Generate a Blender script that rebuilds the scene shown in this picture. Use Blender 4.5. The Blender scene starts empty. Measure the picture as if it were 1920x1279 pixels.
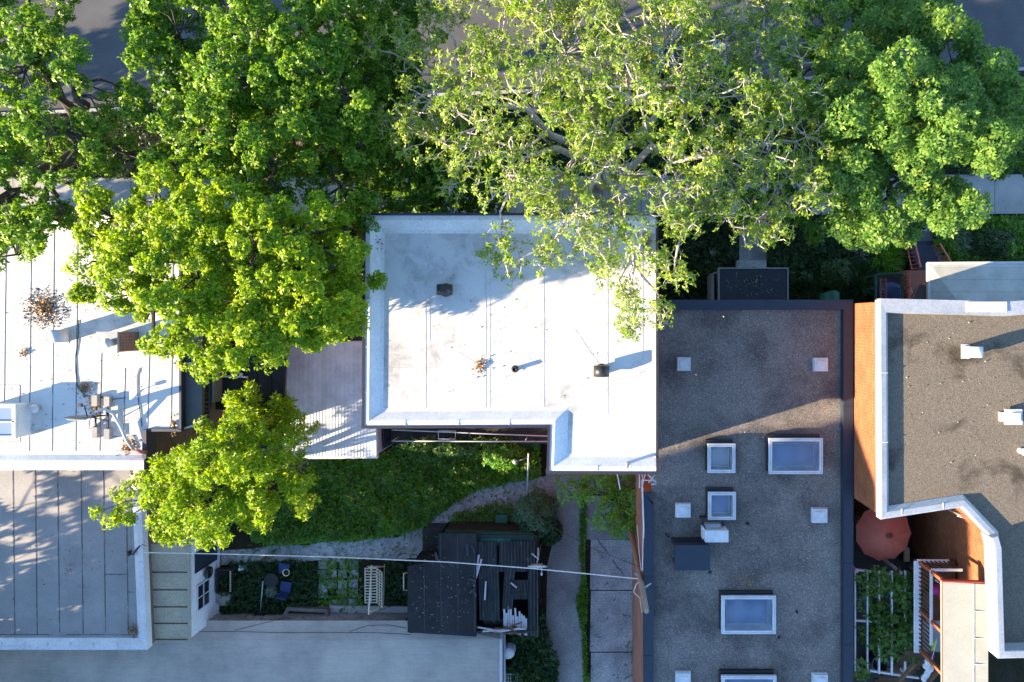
import bpy, bmesh, math, random
import numpy as np
from mathutils import Vector

random.seed(7)
RNG = np.random.default_rng(11)
SC = bpy.context.scene
COL = SC.collection
CAMH, FPX, PX0, PY0 = 32.0, 1280.0, 1100.0, 600.0     # drone height, focal length and nadir in photo pixels


def P(px, py, z=0.0):
    """photo pixel on the level z (metres) -> real place"""
    s = (CAMH - z) / FPX
    return ((px - PX0) * s, (PY0 - py) * s, z)


def L(px, z=0.0):
    return px * (CAMH - z) / FPX


# ------------------------------------------------------------------ scene objects
def wl(o):
    v = Vector((0, 0, 0))
    while o is not None:
        v += o.location
        o = o.parent
    return v


def tag(o, label=None, cat=None, group=None, kind=None):
    if label: o['label'] = label
    if cat: o['category'] = cat
    if group: o['group'] = group
    if kind: o['kind'] = kind
    return o


def thing(name, loc, label, cat, group=None, rz=0.0):
    o = bpy.data.objects.new(name, None)
    o.empty_display_size = 0.2
    COL.objects.link(o)
    o.location = loc
    o.rotation_euler = (0, 0, rz)
    return tag(o, label, cat, group)


class MB:
    def __init__(s):
        s.v = []; s.f = []; s.m = []; s.sm = []

    def add(s, vs, fs, mi=0, smooth=False):
        n = len(s.v)
        s.v.extend([tuple(v) for v in vs])
        for f in fs:
            s.f.append(tuple(i + n for i in f)); s.m.append(mi); s.sm.append(smooth)
        return s

    def quad(s, a, b, c, d, mi=0):
        return s.add([a, b, c, d], [(0, 1, 2, 3)], mi)

    def prism(s, xy, z0, z1, mi=0, top_mi=None):
        n = len(xy)
        vs = [(x, y, z0) for x, y in xy] + [(x, y, z1) for x, y in xy]
        s.add(vs, [tuple(range(n - 1, -1, -1))] + [(i, (i + 1) % n, n + (i + 1) % n, n + i) for i in range(n)], mi)
        s.add([(x, y, z1) for x, y in xy], [tuple(range(n))], mi if top_mi is None else top_mi)
        return s

    def pprism(s, pxs, z0, z1, mi=0, top_mi=None):
        return s.prism([P(x, y, z1)[:2] for x, y in pxs], z0, z1, mi, top_mi)

    def box(s, x0, y0, z0, x1, y1, z1, mi=0):
        x0, x1 = sorted((x0, x1)); y0, y1 = sorted((y0, y1)); z0, z1 = sorted((z0, z1))
        vs = [(x0, y0, z0), (x1, y0, z0), (x1, y1, z0), (x0, y1, z0), (x0, y0, z1), (x1, y0, z1), (x1, y1, z1), (x0, y1, z1)]
        return s.add(vs, [(3, 2, 1, 0), (4, 5, 6, 7), (0, 1, 5, 4), (1, 2, 6, 5), (2, 3, 7, 6), (3, 0, 4, 7)], mi)

    def pbox(s, x0, y0, x1, y1, z0, z1, mi=0):
        a = P(x0, y0, z1); b = P(x1, y1, z1)
        return s.box(a[0], a[1], z0, b[0], b[1], z1, mi)

    def bar(s, a, b, w, h, mi=0):
        """a square bar from a to b"""
        a = Vector(a); b = Vector(b); d = (b - a).normalized()
        up = Vector((0, 0, 1)) if abs(d.z) < 0.95 else Vector((0, 1, 0))
        r = d.cross(up).normalized() * (w / 2); u = r.cross(d).normalized() * (h / 2)
        vs = [a - r - u, a + r - u, a + r + u, a - r + u, b - r - u, b + r - u, b + r + u, b - r + u]
        return s.add(vs, [(3, 2, 1, 0), (4, 5, 6, 7), (0, 1, 5, 4), (1, 2, 6, 5), (2, 3, 7, 6), (3, 0, 4, 7)], mi)

    def tube(s, pts, rad, n=8, mi=0, caps=True):
        pts = [Vector(p) for p in pts]
        rads = rad if isinstance(rad, (list, tuple)) else [rad] * len(pts)
        vs = []; fs = []
        prev = None
        for i, p in enumerate(pts):
            d = (pts[min(i + 1, len(pts) - 1)] - pts[max(i - 1, 0)])
            d = d.normalized() if d.length > 1e-9 else Vector((0, 0, 1))
            if prev is None:
                ref = Vector((0, 0, 1)) if abs(d.z) < 0.9 else Vector((1, 0, 0))
                r = d.cross(ref).normalized()
            else:
                r = prev - d * prev.dot(d)
                r = r.normalized() if r.length > 1e-6 else d.orthogonal().normalized()
            prev = r
            u = d.cross(r)
            for k in range(n):
                a = 2 * math.pi * k / n
                vs.append(p + (r * math.cos(a) + u * math.sin(a)) * rads[i])
        for i in range(len(pts) - 1):
            for k in range(n):
                fs.append((i * n + k, i * n + (k + 1) % n, (i + 1) * n + (k + 1) % n, (i + 1) * n + k))
        s.add(vs, fs, mi, n > 5)
        if caps:
            s.add(vs[:n], [tuple(range(n - 1, -1, -1))], mi)
            s.add(vs[-n:], [tuple(range(n))], mi)
        return s

    def lathe(s, c, prof, n=20, mi=0):
        vs = []; fs = []
        for r, z in prof:
            for k in range(n):
                a = 2 * math.pi * k / n
                vs.append((c[0] + r * math.cos(a), c[1] + r * math.sin(a), c[2] + z))
        for i in range(len(prof) - 1):
            for k in range(n):
                fs.append((i * n + k, i * n + (k + 1) % n, (i + 1) * n + (k + 1) % n, (i + 1) * n + k))
        s.add(vs, fs, mi, True)
        s.add(vs[:n], [tuple(range(n - 1, -1, -1))], mi)
        s.add(vs[-n:], [tuple(range(n))], mi)
        return s

    def sweep(s, path, prof, mi=0, closed=False):
        """profile (distance to the left of the path, z) swept along a flat path with mitred corners"""
        n = len(path)
        pts = [Vector((p[0], p[1])) for p in path]
        rows = []
        for i, p in enumerate(pts):
            a = pts[i - 1] if (i > 0 or closed) else None
            b = pts[(i + 1) % n] if (i < n - 1 or closed) else None
            d1 = (p - a).normalized() if a is not None else None
            d2 = (b - p).normalized() if b is not None else None
            if d1 is None: d1 = d2
            if d2 is None: d2 = d1
            n1 = Vector((-d1.y, d1.x)); n2 = Vector((-d2.y, d2.x))
            m = (n1 + n2)
            m = m / max(m.length_squared / 2, 0.15)
            rows.append([(p.x + m.x * d, p.y + m.y * d, z) for d, z in prof])
        k = len(prof)
        vs = [v for r in rows for v in r]
        fs = []
        for i in range(n if closed else n - 1):
            j = (i + 1) % n
            for q in range(k - 1):
                fs.append((i * k + q, j * k + q, j * k + q + 1, i * k + q + 1))
        s.add(vs, fs, mi)
        if not closed:
            s.add(rows[0], [tuple(range(k))], mi); s.add(rows[-1], [tuple(range(k - 1, -1, -1))], mi)
        return s

    def ball(s, c, r, mi=0, n=14, m=8, sz=1.0):
        prof = []
        for i in range(m + 1):
            a = -math.pi / 2 + math.pi * i / m
            prof.append((max(r * math.cos(a), 0.002), r * sz * math.sin(a)))
        return s.lathe(c, prof, n, mi)

    def build(s, name, mats, parent=None, recalc=True, origin=None):
        if not isinstance(mats, (list, tuple)): mats = [mats]
        if parent is not None:
            o0 = wl(parent)
        elif origin is not None:
            o0 = Vector(origin)
        else:
            xs = [v[0] for v in s.v]; ys = [v[1] for v in s.v]; zs = [v[2] for v in s.v]
            o0 = Vector(((min(xs) + max(xs)) / 2, (min(ys) + max(ys)) / 2, min(zs)))
        me = bpy.data.meshes.new(name)
        me.from_pydata([(v[0] - o0.x, v[1] - o0.y, v[2] - o0.z) for v in s.v], [], s.f)
        for m in mats: me.materials.append(m)
        me.polygons.foreach_set('material_index', s.m)
        me.polygons.foreach_set('use_smooth', s.sm)
        if recalc:
            bm = bmesh.new(); bm.from_mesh(me)
            bmesh.ops.remove_doubles(bm, verts=bm.verts, dist=1e-5)
            bmesh.ops.recalc_face_normals(bm, faces=bm.faces)
            bm.to_mesh(me); bm.free()
        me.update()
        ob = bpy.data.objects.new(name, me)
        COL.objects.link(ob)
        if parent is not None:
            ob.parent = parent
        else:
            ob.location = o0
        return ob


def build_each(mb, name, mats, parent):
    """every loose piece of the shapes in mb becomes a part of its own"""
    up = list(range(len(mb.v)))

    def find(i):
        while up[i] != i:
            up[i] = up[up[i]]; i = up[i]
        return i
    key = {}
    for i, v in enumerate(mb.v):
        k = (round(v[0], 4), round(v[1], 4), round(v[2], 4))
        if k in key: up[find(i)] = find(key[k])
        else: key[k] = i
    for f in mb.f:
        for i in f[1:]: up[find(i)] = find(f[0])
    sets = {}
    for f, m, s in zip(mb.f, mb.m, mb.sm): sets.setdefault(find(f[0]), []).append((f, m, s))
    out = []
    for fs in sets.values():
        q = MB(); idx = {}
        for f, m, s in fs:
            for i in f:
                if i not in idx: idx[i] = len(q.v); q.v.append(mb.v[i])
            q.f.append(tuple(idx[i] for i in f)); q.m.append(m); q.sm.append(s)
        out.append(q.build(name, mats, parent))
    return out


def copy_tree(o, loc, label=None, parent=None):
    c = o.copy(); COL.objects.link(c); c.parent = parent
    if parent is None:
        c.location = loc
        if label: c['label'] = label
    for ch in list(o.children):
        copy_tree(ch, None, None, c)
    return c


# ------------------------------------------------------------------ materials
def _new(name):
    m = bpy.data.materials.new(name); m.use_nodes = True
    nt = m.node_tree
    return m, nt, nt.nodes['Principled BSDF']


def nd(nt, typ, **kw):
    n = nt.nodes.new(typ)
    for k, v in kw.items():
        if k.startswith('i_'):
            n.inputs[k[2:].replace('_', ' ')].default_value = v
        else:
            setattr(n, k, v)
    return n


def lk(nt, a, b):
    nt.links.new(a, b)


def ramp(nt, fac, stops):
    r = nt.nodes.new('ShaderNodeValToRGB')
    e = r.color_ramp.elements
    while len(e) < len(stops): e.new(0.5)
    for i, (p, c) in enumerate(stops):
        e[i].position = p; e[i].color = (*c, 1) if len(c) == 3 else c
    lk(nt, fac, r.inputs['Fac'])
    return r.outputs['Color']


def noise(nt, vec, scale, detail=4, rough=.6, dist=0.0):
    n = nt.nodes.new('ShaderNodeTexNoise')
    n.inputs['Scale'].default_value = scale
    n.inputs['Detail'].default_value = detail
    n.inputs['Roughness'].default_value = rough
    n.inputs['Distortion'].default_value = dist
    lk(nt, vec, n.inputs['Vector'])
    return n.outputs['Fac']


def noise_col(nt, vec, scale):
    n = nt.nodes.new('ShaderNodeTexNoise'); n.inputs['Scale'].default_value = scale; n.inputs['Detail'].default_value = 4
    lk(nt, vec, n.inputs['Vector'])
    return n.outputs['Color']


def mixc(nt, fac, a, b, mode='MIX'):
    m = nt.nodes.new('ShaderNodeMix'); m.data_type = 'RGBA'; m.blend_type = mode
    if isinstance(fac, float): m.inputs[0].default_value = fac
    else: lk(nt, fac, m.inputs[0])
    for i, x in ((6, a), (7, b)):
        if isinstance(x, tuple): m.inputs[i].default_value = (*x, 1)
        else: lk(nt, x, m.inputs[i])
    return m.outputs[2]


def coords(nt, scale=None):
    t = nt.nodes.new('ShaderNodeTexCoord').outputs['Object']
    if scale is None: return t
    mp = nt.nodes.new('ShaderNodeMapping'); mp.inputs['Scale'].default_value = scale
    lk(nt, t, mp.inputs['Vector'])
    return mp.outputs['Vector']


def bump(nt, bs, h, strength, dist=0.02):
    b = nt.nodes.new('ShaderNodeBump')
    b.inputs['Strength'].default_value = strength; b.inputs['Distance'].default_value = dist
    lk(nt, h, b.inputs['Height']); lk(nt, b.outputs['Normal'], bs.inputs['Normal'])


def pm(name, c1, c2=None, scale=2.0, fine=40.0, fmix=.35, rough=.75, bmp=.0, metal=0.0, spec=.4, lo=.35, hi=.65, aniso=None, c3=None, c3t=(.62, .75), c3s=6.0, cracks=0.0):
    """a worn surface: two colours in large patches, a fine grain, optional third colour in small blots"""
    m, nt, bs = _new(name)
    v = coords(nt, aniso)
    c2 = c2 or tuple(x * .8 for x in c1)
    col = ramp(nt, noise(nt, v, scale, 5), [(lo, c1), (hi, c2)])
    f = noise(nt, v, fine, 3, .7)
    col = mixc(nt, 1.0, col, ramp(nt, f, [(.3, (1 - fmix,) * 3), (.7, (1 + fmix * .6,) * 3)]), 'MULTIPLY')
    if c3:
        k = ramp(nt, noise(nt, v, c3s, 4, .7, .4), [(c3t[0], (0, 0, 0)), (c3t[1], (1, 1, 1))])
        col = mixc(nt, k, col, c3)
    if cracks:
        wv = mixc(nt, .22, v, noise_col(nt, v, 1.3))
        vo = nt.nodes.new('ShaderNodeTexVoronoi'); vo.feature = 'DISTANCE_TO_EDGE'; vo.inputs['Scale'].default_value = cracks
        lk(nt, wv, vo.inputs['Vector'])
        ck = ramp(nt, vo.outputs['Distance'], [(.003, (.35, .35, .35)), (.012, (1, 1, 1))])
        brk = ramp(nt, noise(nt, v, .8, 3), [(.50, (1, 1, 1)), (.58, (0, 0, 0))])
        col = mixc(nt, 1.0, col, mixc(nt, 1.0, ck, brk, 'LIGHTEN'), 'MULTIPLY')
    lk(nt, col, bs.inputs['Base Color'])
    bs.inputs['Roughness'].default_value = rough
    bs.inputs['Metallic'].default_value = metal
    bs.inputs['Specular IOR Level'].default_value = spec
    if bmp: bump(nt, bs, f, bmp)
    return m


def gravel(name, dark, mid, light, stain, stain_t=(.5, .7), cell=13.0, bmp=.5):
    m, nt, bs = _new(name)
    v = coords(nt)
    vo = nt.nodes.new('ShaderNodeTexVoronoi'); vo.inputs['Scale'].default_value = cell
    lk(nt, v, vo.inputs['Vector'])
    sep = nt.nodes.new('ShaderNodeSeparateColor'); lk(nt, vo.outputs['Color'], sep.inputs[0])
    col = ramp(nt, sep.outputs[0], [(0.0, dark), (.5, mid), (.80, mid), (.96, light)])
    col = mixc(nt, .55, col, ramp(nt, noise(nt, v, 26, 4, .8), [(.3, dark), (.5, mid), (.72, light)]))
    st = ramp(nt, noise(nt, v, .55, 5, .6, .3), [(stain_t[0], (0, 0, 0)), (stain_t[1], (1, 1, 1))])
    col = mixc(nt, st, col, mixc(nt, 1.0, col, stain, 'MULTIPLY'))
    lk(nt, col, bs.inputs['Base Color'])
    bs.inputs['Roughness'].default_value = .95
    bs.inputs['Specular IOR Level'].default_value = .15
    bump(nt, bs, noise(nt, v, 30, 3, .7), bmp, .03)
    return m


def brick(name, c1, c2, mortar, sx=.22, sy=.073, grime=.3):
    m, nt, bs = _new(name)
    g = nt.nodes.new('ShaderNodeNewGeometry')
    t = nt.nodes.new('ShaderNodeTexCoord').outputs['Object']
    cr = nd(nt, 'ShaderNodeVectorMath', operation='CROSS_PRODUCT'); cr.inputs[0].default_value = (0, 0, 1)
    lk(nt, g.outputs['Normal'], cr.inputs[1])
    dt = nd(nt, 'ShaderNodeVectorMath', operation='DOT_PRODUCT'); lk(nt, t, dt.inputs[0]); lk(nt, cr.outputs[0], dt.inputs[1])
    sp = nt.nodes.new('ShaderNodeSeparateXYZ'); lk(nt, t, sp.inputs[0])
    cb = nt.nodes.new('ShaderNodeCombineXYZ'); lk(nt, dt.outputs['Value'], cb.inputs[0]); lk(nt, sp.outputs['Z'], cb.inputs[1])
    b = nt.nodes.new('ShaderNodeTexBrick')
    b.inputs['Scale'].default_value = 1.0
    b.inputs['Brick Width'].default_value = sx; b.inputs['Row Height'].default_value = sy
    b.inputs['Mortar Size'].default_value = .010
    b.inputs['Color1'].default_value = (*c1, 1); b.inputs['Color2'].default_value = (*c2, 1); b.inputs['Mortar'].default_value = (*mortar, 1)
    lk(nt, cb.outputs[0], b.inputs['Vector'])
    col = mixc(nt, 1.0, b.outputs['Color'], ramp(nt, noise(nt, t, 1.2, 6, .7), [(.3, (1 - grime,) * 3), (.65, (1.1, 1.08, 1.05))]), 'MULTIPLY')
    lk(nt, col, bs.inputs['Base Color']); bs.inputs['Roughness'].default_value = .9
    bs.inputs['Specular IOR Level'].default_value = .2
    bump(nt, bs, b.outputs['Fac'], -.4, .01)
    return m


def flat(name, c, rough=.5, metal=0.0, spec=.5):
    return pm(name, c, tuple(x * .82 for x in c), scale=3.5, fine=30, fmix=.12, rough=rough, metal=metal, spec=spec)


def glass(name, c, rough=.06, spec=.9):
    m, nt, bs = _new(name)
    bs.inputs['Base Color'].default_value = (*c, 1); bs.inputs['Roughness'].default_value = rough
    bs.inputs['Specular IOR Level'].default_value = spec
    bump(nt, bs, noise(nt, coords(nt), 1.3, 2), .05, .05)
    return m


def leafmat(name, c1, c2, c3, trans=.4, rough=.45, spec=.35):
    m, nt, bs = _new(name)
    at = nd(nt, 'ShaderNodeAttribute', attribute_name='var')
    col = ramp(nt, at.outputs['Fac'], [(0, c1), (.5, c2), (1, c3)])
    lk(nt, col, bs.inputs['Base Color']); bs.inputs['Roughness'].default_value = rough
    bs.inputs['Specular IOR Level'].default_value = spec
    tr = nt.nodes.new('ShaderNodeBsdfTranslucent')
    lk(nt, mixc(nt, 1.0, col, (1.25, 1.2, .55), 'MULTIPLY'), tr.inputs['Color'])
    mx = nt.nodes.new('ShaderNodeMixShader'); mx.inputs[0].default_value = trans
    lk(nt, bs.outputs[0], mx.inputs[1]); lk(nt, tr.outputs[0], mx.inputs[2])
    out = nt.nodes['Material Output']; lk(nt, mx.outputs[0], out.inputs['Surface'])
    return m


# ------------------------------------------------------------------ foliage
def unit(a):
    return a / np.maximum(np.linalg.norm(a, axis=-1, keepdims=True), 1e-9)


def rosettes(C, A, k, Ln, W, pitch, rng, fold=.18, lvar=.42):
    """k leaves round each tip C with axis A -> arrays of leaf corners (n*k,4,3) and variation per leaf"""
    n = len(C)
    A = unit(A)
    t1 = unit(np.cross(A, rng.normal(size=(n, 3)))); t2 = np.cross(A, t1)
    az = (np.arange(k)[None, :] * (2 * np.pi / k) + rng.uniform(-.5, .5, (n, k)))[..., None]
    p = rng.uniform(pitch[0], pitch[1], (n, k))[..., None]
    d = np.cos(p) * (np.cos(az) * t1[:, None] + np.sin(az) * t2[:, None]) + np.sin(p) * A[:, None]
    side = unit(np.cross(np.broadcast_to(A[:, None], d.shape), d) + rng.normal(0, .25, d.shape))
    up = np.cross(d, side)
    ln = (Ln * rng.uniform(1 - lvar, 1 + lvar, (n, k)))[..., None]
    w = ln * (W / Ln)
    c = C[:, None]
    b = c + d * ln * .12
    m = c + d * ln * .55
    t = c + d * ln - up * ln * .15
    q = np.stack([b, m + side * w * .5 + up * ln * fold, t, m - side * w * .5 + up * ln * fold], axis=2).reshape(-1, 4, 3)
    var = np.clip(np.repeat(rng.uniform(0, 1, n), k) * .55 + rng.uniform(0, 1, n * k) * .45, 0, 1)
    return q, var


def leafobj(name, Q, var, mat, parent=None, origin=None):
    o0 = np.array(wl(parent)) if parent is not None else np.array(origin if origin is not None else (0, 0, 0))
    Q = Q - o0
    n = len(Q)
    me = bpy.data.meshes.new(name)
    me.vertices.add(n * 4); me.vertices.foreach_set('co', Q.reshape(-1).astype(np.float32))
    me.loops.add(n * 4); me.loops.foreach_set('vertex_index', np.arange(n * 4, dtype=np.int32))
    me.polygons.add(n); me.polygons.foreach_set('loop_start', (np.arange(n) * 4).astype(np.int32))
    a = me.attributes.new('var', 'FLOAT', 'FACE'); a.data.foreach_set('value', var.astype(np.float32))
    me.materials.append(mat)
    me.update(calc_edges=True)
    ob = bpy.data.objects.new(name, me); COL.objects.link(ob)
    if parent is not None: ob.parent = parent
    else: ob.location = o0
    return ob


def bent(a, b, n, jit, rng, sag=0.0):
    """a crooked line from a to b"""
    a = np.asarray(a, float); b = np.asarray(b, float)
    t = np.linspace(0, 1, n)[:, None]
    p = a + (b - a) * t
    ln = np.linalg.norm(b - a)
    off = rng.normal(0, jit * ln, (n, 3)); off[0] = 0; off[-1] = 0
    p = p + off
    p[:, 2] += sag * ln * np.sin(np.pi * t[:, 0])
    return [tuple(x) for x in p]


def tree(name, label, cat, base, blobs, ze, zt, mat, bark, seed, dens=5.0, ros=12, cr=.42, k=7, Ln=.16, W=.085,
         trunk_r=.22, group=None, twig=False, flatn=.75, thick=.9, low=.35, twig_r=.008, pitch=(-.75, .5), limb_r=.09, fork=.45, stray=0.0, up=.9, nl=6, shell=.6, tilt=.5):
    rng = np.random.default_rng(seed)
    base = np.array(base, float)
    root = thing(name, tuple(base), label, cat, group)
    px = np.array([(b[0], b[1]) for b in blobs], float)
    cen = px.mean(0); R = max(np.linalg.norm(px - cen, axis=1).max(), 1)
    B = []
    for b in blobs:
        d = np.linalg.norm(np.array(b[:2]) - cen) / R
        z = ze + (zt - ze) * (1 - d * d) + rng.uniform(-.35, .35) if len(b) < 4 else b[3]
        B.append((np.array(P(b[0], b[1], z)), L(b[2], z)))
    tr = MB()
    cc = np.mean([b[0] for b in B], axis=0)
    fk = base + np.array([(cc[0] - base[0]) * .25, (cc[1] - base[1]) * .25, (ze) * fork])
    pts = bent(base, fk, 5, .012, rng)
    tr.tube(pts, [trunk_r * 1.35, trunk_r * 1.05, trunk_r * .95, trunk_r * .9, trunk_r * .85], 9, caps=True)
    # main limbs by sector
    ang = np.array([math.atan2(b[0][1] - fk[1], b[0][0] - fk[0]) for b in B])
    order = np.argsort(ang)
    groups = np.array_split(order, min(nl, len(B)))
    CC = []; CL = []
    for g in groups:
        if len(g) == 0: continue
        ctr = np.mean([B[i][0] for i in g], axis=0)
        end = fk + (ctr - fk) * .8; end[2] = max(fk[2] + .4, ctr[2] - .9)
        lp = bent(fk, end, 8, .022, rng, .08)
        tr.tube(lp, list(np.linspace(trunk_r * .62, limb_r * .7, 8)), 8, caps=True)
        lpa = np.array(lp)
        for i in g:
            c, r = B[i]
            under = c - np.array([0, 0, .45])
            j = int(np.argmin(np.linalg.norm(lpa[2:] - under, axis=1))) + 2
            bp = bent(lpa[j], under, 6, .05, rng, .05)
            tr.tube(bp, list(np.linspace(limb_r * .75, limb_r * .3, 6)), 5, caps=False)
            n = max(3, int(dens * r * r * 3.14))
            rr = r * np.sqrt(rng.uniform(0, 1, n)); a = rng.uniform(0, 2 * np.pi, n)
            zz = rng.normal(0, .45, n) * thick
            zz = zz - (rr / r) ** 2 * .35
            isl = rng.uniform(0, 1, n) < low
            zz = np.where(isl, zz - rng.uniform(.6, 1.8, n), zz)
            cl = np.stack([c[0] + rr * np.cos(a), c[1] + rr * np.sin(a), c[2] + zz], 1)
            bpa = np.array(bp)
            for q in cl:
                jj = int(np.argmin(np.linalg.norm(bpa[2:] - q, axis=1))) + 2
                tr.tube(bent(bpa[jj], q, 4, .07, rng, .06), list(np.linspace(limb_r * .28, twig_r * 1.2, 4)), 4, caps=False)
            CL.append(cl)
    CL = np.concatenate(CL)
    n = len(CL)
    m = rng.poisson(ros, n).clip(3)
    idx = np.repeat(np.arange(n), m)
    N = len(idx)
    d = unit(rng.normal(size=(N, 3))); d[:, 2] = np.abs(d[:, 2]) * up - (1 - up) * .3
    size = cr * rng.uniform(.7, 1.25, n)[idx]
    rad = size * (rng.uniform(.35, 1, N) ** shell)
    C = CL[idx] + d * rad[:, None] * np.array([1, 1, flatn])
    if stray: C += rng.normal(0, stray, C.shape) * np.array([1, 1, .6])
    A = unit(d * .8 + np.array([0, 0, .8]) + rng.normal(0, tilt, (N, 3)))
    Q, var = rosettes(C, A, k, Ln, W, pitch, rng)
    if twig:
        for c_ in range(n):
            mine = np.where(idx == c_)[0]
            mine = mine[np.argsort(np.linalg.norm(C[mine] - CL[c_], axis=1))]
            nodes = [CL[c_] - np.array([0, 0, .12])]; rr_ = [twig_r * 1.5]
            for i in mine:
                p_ = C[i] - A[i] * .02
                dd = np.linalg.norm(np.array(nodes) - p_, axis=1) + np.array([0.05 * k for k in range(len(nodes))]) * .3
                j = int(np.argmin(dd)); r0 = rr_[j]
                tr.tube(bent(nodes[j], p_, 4, .05, rng, .04), [r0 * .8, r0 * .7, r0 * .62, r0 * .5], 3, caps=False)
                nodes.append(p_); rr_.append(max(r0 * .70, .0065))
    tr.build('trunk', bark, root, recalc=False)
    leafobj('crown', Q, var, mat, root)
    return root


def tuft(C, n, spread, h, w, rng, lean=.6, z0=0.0):
    """n blades from one foot: quads (n,4,3)"""
    a = rng.uniform(0, 2 * np.pi, n); ln = h * rng.uniform(.6, 1.1, n)
    le = rng.uniform(.1, lean, n)
    d = np.stack([np.cos(a) * np.sin(le), np.sin(a) * np.sin(le), np.cos(le)], 1)
    r = spread * np.sqrt(rng.uniform(0, 1, n))
    b = np.array(C) + np.stack([np.cos(a) * r, np.sin(a) * r, np.zeros(n) + z0], 1)
    s = np.stack([-np.sin(a), np.cos(a), np.zeros(n)], 1) * w * .5
    m = b + d * ln[:, None] * .6
    out = np.stack([np.cos(a), np.sin(a), np.zeros(n)], 1)
    t = m + (d * .25 + out * .3) * ln[:, None]
    return np.stack([b - s * .4, m - s, t, m + s], 1)


def bushleaves(c, rx, ry, h, n, Ln, W, rng, k=5):
    """leaf rosettes over and inside a dome"""
    d = unit(rng.normal(size=(n, 3))); d[:, 2] = np.abs(d[:, 2])
    lump = 1 + .18 * np.sin(d[:, 0] * 5 + c[0]) * np.cos(d[:, 1] * 6 + c[1])
    f = (rng.uniform(.45, 1, n) ** .5) * lump
    C = np.array(c) + d * np.array([rx, ry, h]) * f[:, None]
    A = d + np.array([0, 0, .6]) + rng.normal(0, .3, (n, 3))
    return rosettes(C, A, k, Ln, W, (-.3, .6), rng)


def inpoly(poly, n, rng):
    xs = [p[0] for p in poly]; ys = [p[1] for p in poly]
    out = []
    pn = len(poly)
    while len(out) < n:
        X = rng.uniform(min(xs), max(xs), n); Y = rng.uniform(min(ys), max(ys), n)
        ins = np.zeros(n, bool); j = pn - 1
        for i in range(pn):
            xi, yi = poly[i]; xj, yj = poly[j]
            c = ((yi > Y) != (yj > Y)) & (X < (xj - xi) * (Y - yi) / (yj - yi + 1e-12) + xi)
            ins ^= c; j = i
        out.extend(zip(X[ins], Y[ins]))
    return np.array(out[:n])
# ------------------------------------------------------------------ the materials of the place
def membrane(name, stain_lo, stain_hi, base, dirty):
    """white roofing membrane with scuffs, patches and grey stains"""
    m, nt, bs = _new(name)
    v = coords(nt)
    big = noise(nt, v, .35, 3, .55)
    med = noise(nt, v, 1.6, 7, .72, .6)
    mul = nd(nt, 'ShaderNodeMath', operation='MULTIPLY'); lk(nt, big, mul.inputs[0]); lk(nt, med, mul.inputs[1])
    k = ramp(nt, mul.outputs[0], [(stain_lo, (0, 0, 0)), (stain_hi, (1, 1, 1))])
    col = mixc(nt, k, base, dirty)
    f = noise(nt, v, 12, 6, .8, .5)
    col = mixc(nt, 1.0, col, ramp(nt, f, [(.28, (.86, .85, .83)), (.45, (1, 1, 1))]), 'MULTIPLY')
    sp = noise(nt, v, 55, 2, .5)
    col = mixc(nt, 1.0, col, ramp(nt, sp, [(.24, (.6, .58, .55)), (.33, (1, 1, 1))]), 'MULTIPLY')
    lk(nt, col, bs.inputs['Base Color']); bs.inputs['Roughness'].default_value = .8
    bs.inputs['Specular IOR Level'].default_value = .2
    bump(nt, bs, med, .25, .02)
    return m


def stripes(name, c1, c2, axis=0, freq=5.0, sharp=.5, rough=.4, metal=.0, fmix=.2, spec=.4, patch=None):
    """boards or sheets with joints across one axis"""
    m, nt, bs = _new(name)
    t = coords(nt)
    sp = nt.nodes.new('ShaderNodeSeparateXYZ'); lk(nt, t, sp.inputs[0])
    mu = nd(nt, 'ShaderNodeMath', operation='MULTIPLY'); mu.inputs[1].default_value = freq; lk(nt, sp.outputs[axis], mu.inputs[0])
    fr = nd(nt, 'ShaderNodeMath', operation='FRACT'); lk(nt, mu.outputs[0], fr.inputs[0])
    col = ramp(nt, fr.outputs[0], [(0, c2), (sharp * .5, c2), (sharp * .5 + .05, c1), (1, c1)])
    fl = nd(nt, 'ShaderNodeMath', operation='FLOOR'); lk(nt, mu.outputs[0], fl.inputs[0])
    wn = nt.nodes.new('ShaderNodeTexWhiteNoise'); wn.noise_dimensions = '1D'; lk(nt, fl.outputs[0], wn.inputs['W'])
    col = mixc(nt, 1.0, col, ramp(nt, wn.outputs['Value'], [(0, (1 - fmix,) * 3), (1, (1.05,) * 3)]), 'MULTIPLY')
    col = mixc(nt, 1.0, col, ramp(nt, noise(nt, t, 1.2, 6, .7), [(.3, (.75, .75, .75)), (.65, (1.1, 1.1, 1.1))]), 'MULTIPLY')
    lk(nt, col, bs.inputs['Base Color']); bs.inputs['Roughness'].default_value = rough; bs.inputs['Metallic'].default_value = metal
    bs.inputs['Specular IOR Level'].default_value = spec
    bump(nt, bs, fr.outputs[0], .15, .01)
    return m


def shingles(name, c1, c2, rough=.95):
    """low pitched shingles: thin streaks along x"""
    m, nt, bs = _new(name)
    v = coords(nt, (1.2, 14, 1))
    col = ramp(nt, noise(nt, v, 1.0, 6, .75), [(.32, c2), (.6, c1)])
    t = coords(nt)
    col = mixc(nt, 1.0, col, ramp(nt, noise(nt, t, .5, 5, .65), [(.3, (.70, .71, .72)), (.65, (1.08, 1.06, 1.04))]), 'MULTIPLY')
    col = mixc(nt, 1.0, col, ramp(nt, noise(nt, t, 40, 2, .6), [(.3, (.8, .8, .8)), (.6, (1.05, 1.05, 1.05))]), 'MULTIPLY')
    lk(nt, col, bs.inputs['Base Color']); bs.inputs['Roughness'].default_value = rough
    bs.inputs['Specular IOR Level'].default_value = .15
    return m


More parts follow.
